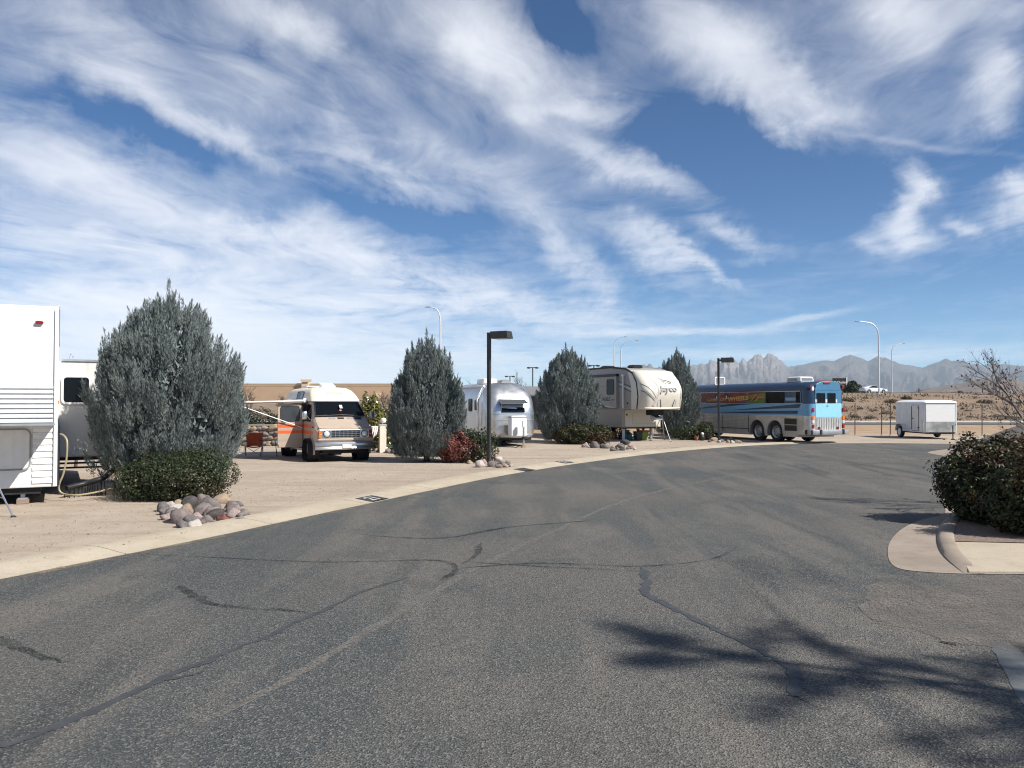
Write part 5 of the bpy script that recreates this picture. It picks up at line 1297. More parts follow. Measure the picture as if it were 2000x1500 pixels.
def mur(pts, mt, y=-.015, nm='mural_shape'): return MB().extr(pts, 'y', y - .002, y).build(nm, mt, mu)
cx_, cz_ = -7.6, 2.16
for k in range(9):
    a_ = R(60 + 26 * k); a2 = R(72 + 26 * k); rr_ = 1.6
    def cl(a): 
        x = cx_ + math.cos(a) * rr_; z = cz_ + math.sin(a) * rr_ * .5; return (max(-9.08, min(-7.0, x)), max(1.99, min(2.56, z)))
    mur([(cx_, cz_), cl(a_), cl(a2)], P_GRN if k < 5 else P_PUR, -.014 - .0002 * k)
mur([(-8.15, 2.42), (-7.3, 2.53), (-6.55, 2.40), (-6.45, 2.2), (-7.05, 2.05), (-7.7, 2.05), (-8.1, 2.3)], P_TAN, -.020)
mur([(-8.05, 2.41), (-7.6, 2.47), (-7.5, 2.34), (-8.0, 2.3)], mat('mural rust', (.32, .10, .05), .5), -.023)
mur([(-7.2, 2.42), (-6.75, 2.39), (-6.9, 2.27), (-7.3, 2.3)], P_ORG, -.023)
mur([(-7.3, 2.25), (-7.0, 2.20), (-6.9, 2.08), (-7.1, 2.1)], P_INK, -.023)
mur([(-4.2, 2.29), (-2.2, 2.40), (-.75, 2.50), (-.75, 2.40), (-2.4, 2.32), (-4.0, 2.23)], P_LIME, -.016)
mur([(-2.6, 2.30), (-.75, 2.36), (-.75, 2.25), (-2.6, 2.24)], P_LIME, -.017); mur([(-2.3, 2.10), (-.75, 2.20), (-.75, 2.02), (-2.3, 2.0)], P_GRN, -.018)
mur([(-3.0, 2.02), (-2.2, 2.03), (-2.2, 2.13), (-3.0, 2.11)], P_PUR, -.0195)
for (x, z) in ((-4.95, 2.42), (-4.05, 2.43)):
    mur([(x - .16, z - .03), (x - .06, z + .09), (x + .08, z + .09), (x + .2, z - .02), (x + .1, z - .12), (x - .1, z - .12)], P_INK, -.020); mur([(x - .04, z - .01), (x + .05, z - .01), (x + .08, z - .20), (x - .06, z - .20)], P_WHT, -.023)
mur([(-1.9, 2.12), (-1.5, 2.48), (-1.4, 2.46), (-1.8, 2.10)], P_ORG, -.0205); mur([(-1.45, 2.45), (-1.05, 2.30), (-1.1, 2.25), (-1.5, 2.38)], P_ORG, -.0215); mur([(-1.6, 2.12), (-1.25, 2.36), (-1.15, 2.33), (-1.5, 2.08)], P_ORG, -.0225)
mur([(-1.8, 2.14), (-1.35, 2.42), (-1.30, 2.40), (-1.75, 2.11)], P_INK, -.0235)
lettering('mural_lettering', 'GAMES ON', .25, P_YEL, mu, (-4.95, -.028, 2.18), (1, 0, .03), (0, 0, 1), .02, .002, sx=1.45)
lettering('mural_lettering', 'WHEELS', .32, P_YEL, mu, (-3.0, -.028, 2.225), (1, 0, .05), (0, 0, 1), .02, .002, sx=1.5)
lettering('mural_lettering', 'Look at', .12, P_PNK, mu, (-4.5, -.028, 2.50), (1, 0, .08), (0, 0, 1), .01, .002, sx=1.5)
lettering('mural_lettering', 'us', .13, P_PNK, mu, (-2.2, -.028, 2.51), (1, 0, .05), (0, 0, 1), .01, .002, sx=1.5)
lettering('mural_lettering', 'www.gamesonwheels.com', .075, P_WHT, mu, (-6.6, -.028, 2.025), (1, 0, 0), (0, 0, 1), .005, .002, sx=1.6)
sw = MB().box(-.68, .72, -.014, -.004, 1.985, 2.56).build('side_window', M_GLASS, bus)
MB().box(.80, 1.55, -.014, -.004, 2.12, 2.27).build('pale_patch', B_SIDE, bus)
MB().box(1.58, 1.86, -.012, -.004, 2.02, 2.54).build('dark_side_panel', M_GLASS, bus)
MB().box(1.90, 1.94, -.03, .0, 2.02, 2.54).build('window_post', B_MID, bus)
# back end: x = 2.45
XR = 2.452
bk = MB().box(XR - .02, XR + .004, .42, 2 * BW - .30, 1.98, 2.62).build('rear_window_panel', B_MID, bus)
MB().extr([(.40, 2.622), (2 * BW - .30, 2.622), (2 * BW - .36, 2.92), (1.8, 3.05), (1.3, 3.08), (.8, 3.05), (.5, 2.92)], 'x', 2.30, XR - .01).build('roof_end_panel', B_MID, bus, bevel=.02)
bd = MB().box(XR - .02, XR + .012, .42, 2 * BW - .30, 1.30, 1.975).build('engine_hatch', B_SKY, bus, bevel=.01)
MB().rr('x', XR + .012, XR + .022, .10, .05, .02, 1.15, 1.85).build('hatch_latch', B_NAVY, bd)
eg = MB().box(XR - .02, XR + .008, .42, 2 * BW - .30, .62, 1.29).build('engine_door', B_ALU, bus)
for i in range(15): MB().box(XR + .009, XR + .028, .46 + i * .107, .50 + i * .107, .64, 1.27).build('engine_door_rib', mat('bright fluted aluminium', (.66, .65, .62), .4, .5, var=.1), eg)
for y0, y1 in ((.50, 1.0), (1.18, 1.66)):
    w_ = MB().rr('x', XR + .005, XR + .014, y1 - y0, .46, .02, (y0 + y1) / 2, 2.24).build('rear_window', M_GLASS, bk); MB().frame('x', XR + .005, XR + .022, y1 - y0, .46, .02, (y0 + y1) / 2, 2.24, .025).build('window_rubber', B_NAVY, w_)
for y in (.46, 1.09, 1.72): MB().rr('x', XR + .006, XR + .02, .10, .16, .01, y, 2.10).build('white_reflector', W_WHITE, bk)
for s, y in ((-1, .30), (1, 2 * BW - .16)):
    xx = XR - .04 if s < 0 else XR - .02
    for z, h, mt in ((1.66, .20, M_RED), (1.27, .19, M_AMBER), (1.07, .14, M_LAMP), (.85, .20, M_RED)): MB().rr('x', xx - .08, xx + .04, .13, h, .02, y, z).build('tail_light', mt, bus, bevel=.012)
for y in (.62, 1.78): MB().rr('x', XR + .028, XR + .05, .13, .13, .02, y, .76).build('reflector', mat('dark red lens', (.18, .01, .02), .3), eg)
for y in (.20, 2 * BW - .12): MB().box(2.30, 2.42, y - .06, y + .06, 2.72, 2.88).build('clearance_light', M_RED, bus, bevel=.01)
MB().rr('x', 2.40, 2.47, .42, .08, .02, 1.15, 2.98).build('brake_light', M_RED, bus, bevel=.01)
rb = MB(); rings = []
for i in range(15):
    y = -.02 + (2 * BW + .04) * i / 14; e = abs(i - 7) / 7; x = 2.72 - .12 * e ** 4; rings.append([(x - .22, y, .44), (x, y, .44), (x + .015, y, .50), (x + .015, y, .62), (x, y, .68), (x - .22, y, .68)])
bm_ = rb.loft(rings).build('bumper', mat('dull bumper metal', (.40, .40, .40), .42, .6, var=.15), bus, smooth=30)
for y in (.52, 2 * BW - .42): MB().box(2.66, 2.75, y - .05, y + .05, .46, .70).build('bumper_guard', M_BLACK, bm_)
MB().box(2.0, 2.68, .01, .06, .45, .68).build('bumper_side', M_BLACK, bm_)
ac = MB().plan([(3.05, 1.15, .15, .42, .08, .08), (3.10, 1.18, .10, .46, .08, .08), (3.30, 1.15, .15, .44, .1, .1), (3.34, 1.08, .22, .38, .1, .1)], 4).build('air_conditioner', W_WHITE, bus, smooth=40); ac.location = (0, yc - .1, 0)
for i in range(3): MB().box(1.16, 1.19, -.34, .34, 3.14 + i * .05, 3.16 + i * .05).build('louvre', M_GREY, ac)
for i in range(3): MB().box(.25, .95, -.475, -.455, 3.13 + i * .05, 3.155 + i * .05).build('louvre', M_GREY, ac)
sk = MB().plan([(3.02, -6.3, -7.0, .36, .06, .06), (3.10, -6.28, -7.02, .38, .06, .06)], 3).build('roof_hatch', W_WHITE, bus); sk.location = (0, yc, 0)
hx = MB().frame('x', -6.32, -6.26, .62, .36, .05, 0, 3.30, .06).build('hatch_lid', W_WHITE, sk); MB().rr('x', -6.30, -6.28, .60, .34, .04, 0, 3.30).build('hatch_glass', M_GREY, sk)
for x in (-1.0, -2.6, -4.2, -5.8): MB().box(x - .05, x + .05, -.02, .06, 2.625, 2.665).build('roof_marker', M_RED, bus)

# ---------------------------------------------------------------- white cargo trailer
ct = thing('cargo_trailer', 'white enclosed cargo trailer parked by the wire fence', 'trailer', (23.75, 46.0, 0), heading(-1))
CW = .93
sh = MB().plan([(.36, 0, -3.45, CW, .10, .03), (1.98, 0, -3.45, CW, .10, .03), (2.06, -.03, -3.42, CW - .03, .12, .04)], 4).build('box', W_DIRTY, ct, smooth=40)
MB().plan([(2.0, .05, -3.47, CW + .012, .14, .03), (2.06, .03, -3.46, CW + .01, .14, .03), (2.14, -.14, -3.35, CW - .18, .14, .1), (2.17, -.5, -3.2, CW - .5, .14, .1)], 4).build('roof', W_WHITE, ct, smooth=50)
MB().box(.0, .012, -CW + .14, CW - .10, .96, 1.94).build('front_panel', mat('sunlit white skin', (.80, .80, .78), .4, var=.02), ct)  # whiter than the box: sunlight on the front put into its colour
for y in (-CW + .12, CW - .08): MB().box(.0, .02, y - .012, y + .012, .4, 1.97).build('front_seam', M_TRIM, ct)
m, nt, b, tcn, N, noise, rng, mixc, mth, bump = node_mat('worn diamond plate')
c = mixc(rng(noise(2.0, 5, .6), .40, .62), (.36, .37, .36), (.66, .66, .64)); nt.links.new(c, b.inputs['Base Color']); b.inputs['Roughness'].default_value = .5; b.inputs['Metallic'].default_value = .35
MB().box(.004, .022, -CW + .11, CW - .07, .38, .93).build('stone_guard', m, ct); MB().box(-.12, -.02, -CW - .008, -CW + .02, .38, .95).build('corner_guard', m, ct)
dd = MB().rr('y', -CW - .016, -CW - .002, .78, 1.42, .03, -.98, 1.16).build('side_door', W_DIRTY, ct); MB().frame('y', -CW - .02, -CW - .002, .78, 1.42, .03, -.98, 1.16, .018).build('door_seal', M_BLACK, dd)
for z in (.62, 1.72): MB().box(-.70, -.50, -CW - .035, -CW - .01, z - .02, z + .02).build('hinge', M_BLACK, dd)
MB().box(-1.42, -1.36, -CW - .03, -CW - .01, .5, 1.8).build('lock_bar', M_BLACK, dd); MB().box(-1.36, -1.18, -CW - .045, -CW - .015, 1.10, 1.16).build('door_handle', M_BLACK, dd)
MB().box(-3.45, 0, -.7, .7, .28, .37).build('frame', M_UNDER, ct)
for s in (-1, 1):
    fd = MB(); rings = []
    for k in range(9):
        a_ = R(180 * k / 8); rings.append([(-2.55 + math.cos(a_) * .48, s * yy, .38 + max(0, math.sin(a_)) ** .6 * .42) for yy in (CW - .01, CW + .24)])
    fd.loft(rings, caps=False, closed=False).build('fender', W_DIRTY, ct); wheel(ct, -2.55, s * (CW + .12), .34, .20, 1 if s < 0 else -1, W_WHITE)
for s in (-1, 1): MB().tube([(-.3, s * .72, .33), (1.15, s * .05, .36)], .04, 6).build('tongue', M_UNDER, ct)
MB().tube([(1.0, 0, .37), (1.45, 0, .39)], .045, 8).build('coupler', M_BLACK, ct)
jk = MB().tube([(1.12, .10, .06), (1.12, .10, .78)], .03, 8).build('jack', M_BLACK, ct); MB().tube([(1.12, .10, .78), (1.12, .24, .80), (1.12, .24, .88)], .012, 6).build('crank', M_BLACK, jk); MB().box(1.05, 1.19, .03, .17, .0, .06).build('jack_pad', M_BLACK, jk)

# ---------------------------------------------------------------- white coupe on the highway
z0 = terrain(66, 146) + .05
car = thing('car', 'white two-door car driving on the highway embankment', 'car', (at(1706, 768, 150).x, 150, z0), R(8))
C_CAR = mat('white car paint', (.72, .72, .73), .25, var=.02, coat=.5)
def cring(x, zb, zm, zt, hw, hwt): 
    h = [(0, zb), (hw * .9, zb), (hw, zb + .12), (hw, zm), (hwt, zt - .03), (hwt - .1, zt), (0, zt + .02)]
    return [(x, -y, z) for y, z in h] + [(x, y, z) for y, z in reversed(h[1:-1])]
cb = MB().loft([cring(2.32, .35, .55, .62, .72, .66), cring(2.2, .22, .62, .70, .84, .78), cring(1.6, .2, .72, .80, .90, .84), cring(.85, .2, .80, .92, .91, .84), cring(.75, .2, .82, .95, .91, .80), cring(.05, .2, .86, 1.32, .91, .62), cring(-.6, .2, .88, 1.38, .91, .62), cring(-1.3, .2, .92, 1.22, .91, .64), cring(-1.75, .22, .93, 1.04, .90, .74), cring(-2.2, .3, .88, .98, .84, .76), cring(-2.32, .4, .75, .86, .76, .70)]).build('body', C_CAR, car, smooth=35)
ctr = MB()
for x in (1.42, -1.38):
    for s in (-1, 1): ctr.lathe([(.37, -.22), (.37, .22)], (x, s * .9, .34), 'y', 20)
cut(cb, ctr)
for x in (1.42, -1.38):
    for s in (-1, 1): wheel(car, x, s * .80, .335, .22, 1 if s < 0 else -1, M_CHROME, n=18)
for s in (-1, 1): MB().extr([(.62, .90), (.05, 1.27), (-.6, 1.32), (-1.15, 1.18), (-1.35, .98)], 'y', s * .79 - .06, s * .79 + .06).build('side_window', M_GLASS, car)
MB().rr('x', -2.33, -2.28, 1.2, .12, .04, 0, .78).build('tail_lamps', M_RED, car); MB().rr('x', 2.24, 2.31, 1.2, .1, .04, 0, .60).build('headlamps', M_LAMP, car)

# ================================================================== STREET FURNITURE, FENCES, FAR THINGS
M_BRONZE = mat('dark bronze paint', (.035, .033, .032), .5, var=.2, scale=5, streaks=.12)
M_LENS = mat('lamp lens', (.55, .56, .58), .3, var=.05)
def park_light(label, loc, rz, H=4.32):
    t = thing('lamp_post', label, 'lamp post', loc, rz, 'square lamp posts in the park')
    MB().box(-.055, .055, -.055, .055, -.02, H).build('post', M_BRONZE, t, bevel=.006)
    MB().box(-.13, .13, -.13, .13, 0, .03).build('base_plate', M_BRONZE, t)
    MB().box(.055, .16, -.035, .035, H - .16, H - .06).build('arm', M_BRONZE, t)
    hd = MB().hexa([(.16, -.20, H - .22), (.80, -.20, H - .22), (.80, .20, H - .22), (.16, .20, H - .22), (.13, -.17, H + .02), (.76, -.17, H + .02), (.76, .17, H + .02), (.13, .17, H + .02)]).build('lamp_head', M_BRONZE, t, bevel=.012)
    MB().box(.26, .72, -.15, .15, H - .235, H - .221).build('lens', M_LENS, hd)
    MB().box(.035, .06, -.03, .03, .4, .55).build('hand_hole_cover', M_BRONZE, t)
    return t
park_light('dark square lamp post beside the red-leaved shrub', G(955, 906), R(-28))
park_light('dark square lamp post in front of the blue coach', G(1404, 862.5), R(-20))
M_GALV = mat('pale galvanised pole', (.62, .63, .64), .45, .3, var=.06)
def highway_light(label, px, Y, arm_dir, ztop, arm=3.0, base=None):
    x = (px - 1000) / FPX * Y; zb = terrain(x, Y) if base is None else base; H = ztop - zb
    t = thing('highway_light', label, 'street light', (x, Y, zb), 0, 'curved street lights along the highway')
    pts = [(0, 0, -.3), (0, 0, H * .5), (0, 0, H - 2.4)]; s = arm_dir
    rr_ = [.16, .13, .11]
    for k in range(1, 7):
        a_ = R(15 * k); pts.append((s * (1 - math.cos(a_)) * arm * .55, 0, H - 2.4 + math.sin(a_) * 2.1)); rr_.append(.105 - .005 * k)
    pts.append((s * arm, 0, H - .10)); rr_.append(.06)
    MB().tube(pts, rr_, 8).build('pole', M_GALV, t, smooth=True)
    MB().plan([(0, .75, 0, .16, .12, .05), (.10, .72, .02, .15, .12, .05), (.16, .5, .05, .1, .08, .05)], 3).build('luminaire', M_GREY, t).matrix_local = Matrix.Translation((s * (arm - .15), 0, H - .20)) @ Matrix.Rotation(0 if s > 0 else math.pi, 4, 'Z')
    MB().box(-.3, .3, -.3, .3, -.3, .12).build('footing', M_SHOULDER, t)
    return t
highway_light('street light with its arm to the left, rising behind the second cypress', 860, 117, -1, at(860, 598, 117).z, 1.55)
highway_light('farther of two street lights behind the cream fifth-wheel trailer', 1200, 172, 1, at(1200, 656.5, 172).z, 2.1)
highway_light('nearer of two street lights behind the cream fifth-wheel trailer, with longer arm', 1213, 181, 1, at(1213, 664, 181).z, 3.3)
highway_light('tall street light on the embankment slope with its arm to the left', 1717, 130, -1, at(1717, 626, 130).z, 3.1)
highway_light('smaller street light behind the highway with its arm to the right', 1742, 190, 1, at(1742, 670, 190).z, 2.6, base=terrain(140, 170))
def lot_light(label, px, py, Y):
    x = (px - 1000) / FPX * Y; zt = at(px, py, Y).z
    t = thing('car_park_light', label, 'lamp post', (x, Y, 0), 0, 'twin-headed car park lights')
    MB().tube([(0, 0, 0), (0, 0, zt)], .09, 8).build('post', M_BRONZE, t); MB().box(-.45, .45, -.05, .05, zt - .02, zt + .08).build('cross_arm', M_BRONZE, t)
    for s in (-1, 1): MB().lathe([(.05, .12), (.30, .04), (.33, -.10), (.15, -.16)], (s * .62, 0, zt), 'z', 10).build('lamp_head', M_BRONZE, t)
lot_light('twin-headed car park light above the silver trailer', 996, 735, 150); lot_light('twin-headed car park light left of the third cypress', 1040.5, 718, 130); lot_light('twin-headed car park light above the roof end of the cream trailer', 1160, 714, 125)

# --- painted lot numbers on the kerb
M_NUMB = mat('worn black paint', (.045, .047, .05), .7, var=.3, scale=20); M_NUMW = mat('chipped white paint', (.55, .53, .49), .7, var=.2, scale=30)
def lot_mark(px, py, txt, label):
    p0 = G(px, py, .07); best = min(range(len(edge)), key=lambda i: (edge[i] + side[i] * .55 - p0).length)
    t_ = (edge[best + 1] - edge[best]).normalized(); n_ = side[best]; c_ = p0; c_.z = 0
    t = thing('lot_number', label, 'painted number', (c_.x, c_.y, 0))
    vs = []
    for a_ in (-.32, .32):
        for o_ in (-.22, .22): vs.append(Vector(tuple(t_ * a_ + n_ * o_)))
    q = [Vector((v_.x, v_.y, .0)) for v_ in vs]
    def kz(v_):
        w_ = (Vector((v_.x, v_.y, 0)) + c_ - edge[best]).dot(n_)
        for (a0, z0), (a1, z1) in zip(KERB_PROF[1:], KERB_PROF[2:]):
            if a0 <= w_ <= a1: return z0 + (z1 - z0) * (w_ - a0) / (a1 - a0)
        return .03
    mb = MB(); n_a, n_b = 2, 9; P_ = []
    for i in range(n_a):
        for j in range(n_b):
            v_ = t_ * (-.32 + .64 * i / (n_a - 1)) + n_ * (-.22 + .44 * j / (n_b - 1)); P_.append((v_.x, v_.y, kz(v_) + .006))
    mb.add(P_, [(j, j + 1, n_b + j + 1, n_b + j) for j in range(n_b - 1)]); mb.build('painted_patch', M_NUMB, t)
    if txt:
        o = lettering('numerals', txt, .34, M_NUMW, t, (0, 0, 0), tuple(-t_), tuple(-n_), .02, .0005, sx=1.1) if False else lettering('numerals', txt, .36, M_NUMW, t, (0, 0, 0), tuple(t_), tuple(n_), .02, .0005, sx=1.05)
        for vt in o.data.vertices: vt.co.z = kz(vt.co) + .010 + (.001 if vt.co.z > 0 else 0)
lot_mark(728, 971, '21', 'black painted patch with worn white number on the kerb near the camper van'); lot_mark(1025, 915, '', 'plain dark painted patch on the kerb near the first lamp post')
lot_mark(1102, 901.5, '22', 'painted number on the kerb in front of the silver trailer'); lot_mark(1311, 874.5, '23', 'painted number on the kerb in front of the king pin tripod')
lot_mark(1453, 864.5, '', 'small dark painted patch on the kerb beside the coach wheels')

# --- camp chair, folding table
C_CH = mat('orange canvas', (.44, .085, .025), .8, var=.1, scale=9)
ch = thing('camp_chair', 'orange folding camp chair beside the open van door', 'chair', G(496, 893), heading(14))
mb = MB()
def sheet(pts, nm, mt, par, th=.008):
    mb = MB(); n = len(pts); m_ = len(pts[0]); vs = [p for row in pts for p in row]; vs += [(p[0] - th, p[1], p[2] - th) for row in pts for p in row]; o = n * m_
    fs = [(i * m_ + j, i * m_ + j + 1, (i + 1) * m_ + j + 1, (i + 1) * m_ + j) for i in range(n - 1) for j in range(m_ - 1)]; fs += [(a_ + o, d_ + o, c_ + o, b2 + o) for a_, b2, c_, d_ in fs]
    mb.add(vs, fs); return mb.build(nm, mt, par, smooth=True)
sheet([[(-.20 - .10 * k / 4 - .03 * math.cos(y * 4), y * (1 + .08 * k / 4), .42 + .48 * k / 4) for y in np.linspace(-.27, .27, 7)] for k in range(5)], 'backrest', C_CH, ch)
sheet([[(.25 - .45 * k / 4, y, .43 - .03 * math.sin(math.pi * k / 4) - .05 * (1 - (y / .27) ** 2)) for y in np.linspace(-.27, .27, 7)] for k in range(5)], 'seat', C_CH, ch)
for s in (-1, 1): MB().box(-.28, .27, s * .34 - .04, s * .34 + .04, .60, .612).build('armrest', C_CH, ch)
for a_, b2 in (((.26, -.30, 0), (-.20, -.30, .42)), ((.26, .30, 0), (-.20, .30, .42)), ((-.24, -.30, 0), (.25, -.30, .43)), ((-.24, .30, 0), (.25, .30, .43)), ((.27, -.30, .02), (.25, .30, .43)), ((.27, .30, .02), (.25, -.30, .43)), ((-.24, -.30, 0), (-.34, -.30, .92)), ((-.24, .30, 0), (-.34, .30, .92)), ((.26, -.33, 0), (.26, -.33, .60)), ((.26, .33, 0), (.26, .33, .60))):
    MB().tube([a_, b2], .011, 6).build('leg', M_STEEL if a_[0] > .255 else M_BLACK, ch)
tb = thing('folding_table', 'black folding camp table between the orange chair and the van door', 'table', G(525, 891), heading(14))
MB().box(-.25, .25, -.34, .34, .60, .62).build('tabletop', M_BLACK, tb)
for sx in (-1, 1):
    for sy in (-1, 1): MB().tube([(sx * .22, sy * .30, 0), (-sx * .10, sy * .22, .60)], .012, 6).build('leg', M_BLACK, tb)

# --- rubble wall at the back of the lots
M_MORT = mat('wall mortar', (.24, .205, .17), .95, var=.2, scale=5)
def stone_wall(label, x0, x1, y, h, seed, rows):
    t = thing('stone_wall', label, 'wall', (x0, y, 0)); L = x1 - x0; rr_ = random.Random(seed)
    MB().box(0, L, .06, .34, -.05, h - .06).build('mortar_core', M_MORT, t)
    MB().box(-.02, L + .02, .0, .40, h - .06, h).build('coping', mat('pale coping', (.34, .30, .26), .9, var=.15), t)
    zh = (h - .06) / rows
    for r_ in range(rows):
        x = 0
        while x < L - .1:
            w_ = min(L - x, rr_.uniform(.16, .48)); me = ROCKS[rr_.randint(0, 6)]; o = bpy.data.objects.new('stone', me); col.objects.link(o); o.parent = t
            o.material_slots[0].link = 'OBJECT'; o.material_slots[0].material = RM[rr_.choice(['tan', 'mauve', 'tan', 'grey', 'tan'])]
            hs_ = rr_.uniform(.75, 1.15); o.scale = (w_ * .62, .17, zh * .80 * hs_); o.location = (x + w_ / 2, .09 + rr_.uniform(-.03, .02), zh * (r_ + .5) + rr_.uniform(-.04, .04)); o.rotation_euler = (rr_.uniform(-.3, .3), rr_.uniform(-.4, .4), rr_.uniform(-.3, .3)); x += w_
stone_wall('low rubble stone wall behind the orange chair and camper van', -14.2, -5.9, 38.5, 1.0, 3, 4)
stone_wall('short taller rubble wall end behind the utility post', -5.75, -4.7, 37.6, 1.22, 4, 5)
# --- utility post right of the van
up_ = thing('utility_pedestal', 'white utility post with a small round lamp, right of the camper van', 'post', G(747, 884), R(20))
MB().box(-.13, .13, -.13, .13, 0, 1.10).build('post', mat('cream painted post', (.66, .61, .53), .6, var=.06, streaks=.2), up_, bevel=.01)
MB().box(-.15, .15, -.15, .15, 1.10, 1.13).build('cap', W_WHITE, up_)
MB().tube([(0, 0, 1.13), (0, 0, 1.22)], .03, 8).build('lamp_neck', M_STEEL, up_); MB().lathe([(.03, 1.20), (.10, 1.22), (.125, 1.29), (.11, 1.36), (.05, 1.40), (.01, 1.405)], (0.03, 0, 0), 'z', 16).build('lamp_globe', W_WHITE, up_, smooth=True)
MB().box(.13, .20, -.10, .10, .02, .22).build('junction_box', W_WHITE, up_, bevel=.01)
MB().box(-.45, -.13, -.05, .02, 1.02, 1.07).build('hook_arm', W_WHITE, up_)
for i, (x, l) in enumerate(((-.22, .30), (-.30, .38), (-.38, .30))): MB().tube([(x, -.04, 1.05), (x - .03, -.10, 1.0 - l * .4), (x - .08, -.10, 1.0 - l)], [.035, .035, .02], 7).build('hanging_glove', W_WHITE, up_, smooth=True)
tr = thing('storage_tray', 'turquoise tray with a grey lid on the ground by the utility post', 'tray', G(764, 879), R(8)); MB().plan([(.10, .28, -.28, .2, .04, .04), (.19, .30, -.30, .22, .04, .04)], 3).build('tray', mat('turquoise plastic', (.10, .42, .42), .5), tr); MB().plan([(.19, .31, -.31, .23, .04, .04), (.36, .24, -.30, .20, .04, .04)], 3).build('lid', M_GREY, tr); MB().box(-.2, .2, -.15, .15, 0, .10).build('base', M_UNDER, tr)

# --- pots and cans under the cream trailer
C_TERR = mat('terracotta', (.46, .20, .12), .85, var=.12, scale=6)
def pot(label, px, py, h, r, material, kind='round', cat='plant pot', name='plant_pot'):
    p = G(px, py); t = thing(name, label, cat, p, 0)
    if kind == 'round':
        MB().lathe([(r * .62, 0), (r * .92, h * .78), (r * .92, h * .8), (r * 1.02, h * .8), (r * 1.02, h), (r * .9, h), (r * .85, h * .9)], (0, 0, 0), 'z', 18).build('pot', material, t, smooth=30)
    elif kind == 'belly': MB().lathe([(r * .6, 0), (r * .95, h * .4), (r, h * .6), (r * .8, h * .85), (r * .9, h), (r * .7, h)], (0, 0, 0), 'z', 18).build('pot', material, t, smooth=30)
    else: MB().hexa([(-r * .8, -r * .8, 0), (r * .8, -r * .8, 0), (r * .8, r * .8, 0), (-r * .8, r * .8, 0), (-r, -r, h), (r, -r, h), (r, r, h), (-r, r, h)]).build('pot', material, t, bevel=.01); 
    MB().lathe([(r * .82, h * .9), (r * .3, h * .93), (.01, h * .94)], (0, 0, 0), 'z', 12).build('soil', M_BED, t)
    return t
a = pot('terracotta pot under the cream trailer, leftmost of the pots', 1198, 857.5, .42, .23, C_TERR); strap_plant(a, 'seedling', 8, .22, .03, .4, M_DKLEAF, 2, .38)
a = pot('wide ochre pot with a trailing succulent and arching leaves', 1221, 857, .50, .30, mat('ochre glaze', (.42, .26, .14), .6, var=.3, scale=5), 'belly'); strap_plant(a, 'arching_leaves', 26, .75, .03, .8, M_DKLEAF, 3, .46); strap_plant(a, 'succulent', 40, .28, .05, .9, M_YELLEAF, 4, .46, 1.3)
a = pot('square lime green pot with an orange rim and grassy plant', 1256, 858.5, .50, .23, mat('lime glaze', (.33, .46, .10), .5, var=.1), 'square'); a.rotation_euler = (0, 0, R(30)); strap_plant(a, 'grassy_leaves', 46, .62, .028, .3, M_SAGE, 5, .46, .7); MB().box(-.245, .245, -.245, .245, .43, .505).build('rim', mat('burnt orange rim', (.50, .15, .05), .6), a)
a = pot('square dark olive pot left of the lime green one', 1246, 858.8, .46, .20, mat('dark olive glaze', (.07, .075, .05), .5), 'square'); a.rotation_euler = (0, 0, R(20)); strap_plant(a, 'dry_leaves', 26, .5, .03, .3, M_SAGE, 6, .42, .7)
wc = thing('watering_can', 'teal plastic watering can between the pots', 'watering can', G(1228, 859), R(-12)); C_TEAL = mat('teal plastic', (.02, .16, .17), .45)
MB().lathe([(.19, 0), (.20, .03), (.17, .34), (.13, .38), (.12, .36)], (0, 0, 0), 'z', 18).build('can_body', C_TEAL, wc, smooth=30); MB().tube([(.15, 0, .08), (.34, 0, .26), (.44, 0, .40)], [.035, .025, .02], 8).build('spout', C_TEAL, wc); MB().lathe([(.02, 0), (.05, .03), (.05, .04)], (.45, 0, .41), 'z', 10).build('rose', C_TEAL, wc); MB().tube([(-.10, 0, .36), (-.22, 0, .42), (-.28, 0, .25), (-.17, 0, .10)], .016, 6).build('handle', C_TEAL, wc); MB().tube([(-.1, 0, .37), (0, 0, .47), (.11, 0, .37)], .014, 6).build('top_handle', C_TEAL, wc)
shrub('pot_plant', 'small dark leafy plant behind the watering can', 'plant', G(1210, 857), [(0, 0, .35, .28, .25, .38)], 500, .09, M_DKLEAF, 40)
a = pot('orange striped pot at the foot of the cypress by the coach', 1367, 858.5, .34, .20, mat('orange glaze', (.55, .23, .06), .5, var=.3, scale=5)); strap_plant(a, 'spiky_leaves', 50, .85, .028, .25, M_SAGE, 8, .3, .9)
gp = thing('spiky_plant', 'pale spiky grass clump left of the orange striped pot', 'plant', G(1357, 859)); strap_plant(gp, 'blades', 60, 1.0, .025, .3, M_SAGE, 9, 0, .9)
shrub('pot_plant', 'small round dark shrub beside the coach, right of the orange pot', 'plant', G(1378, 858), [(0, 0, .5, .42, .4, .5)], 900, .09, M_DKLEAF, 41)
on = thing('garden_ornament', 'black and white garden ornament in front of the orange pot', 'ornament', G(1371, 860.5)); MB().lathe([(.10, 0), (.16, .12), (.13, .26), (.06, .33), (.02, .35)], (0, 0, 0), 'z', 14).build('body', M_BLACK, on, smooth=True); MB().lathe([(.02, .30), (.09, .33), (.08, .40), (.02, .44)], (.02, -.02, 0), 'z', 12).build('head', W_WHITE, on, smooth=True)
a = pot('small terracotta pot beside the spiky grass clump', 1360, 860, .20, .12, C_TERR)

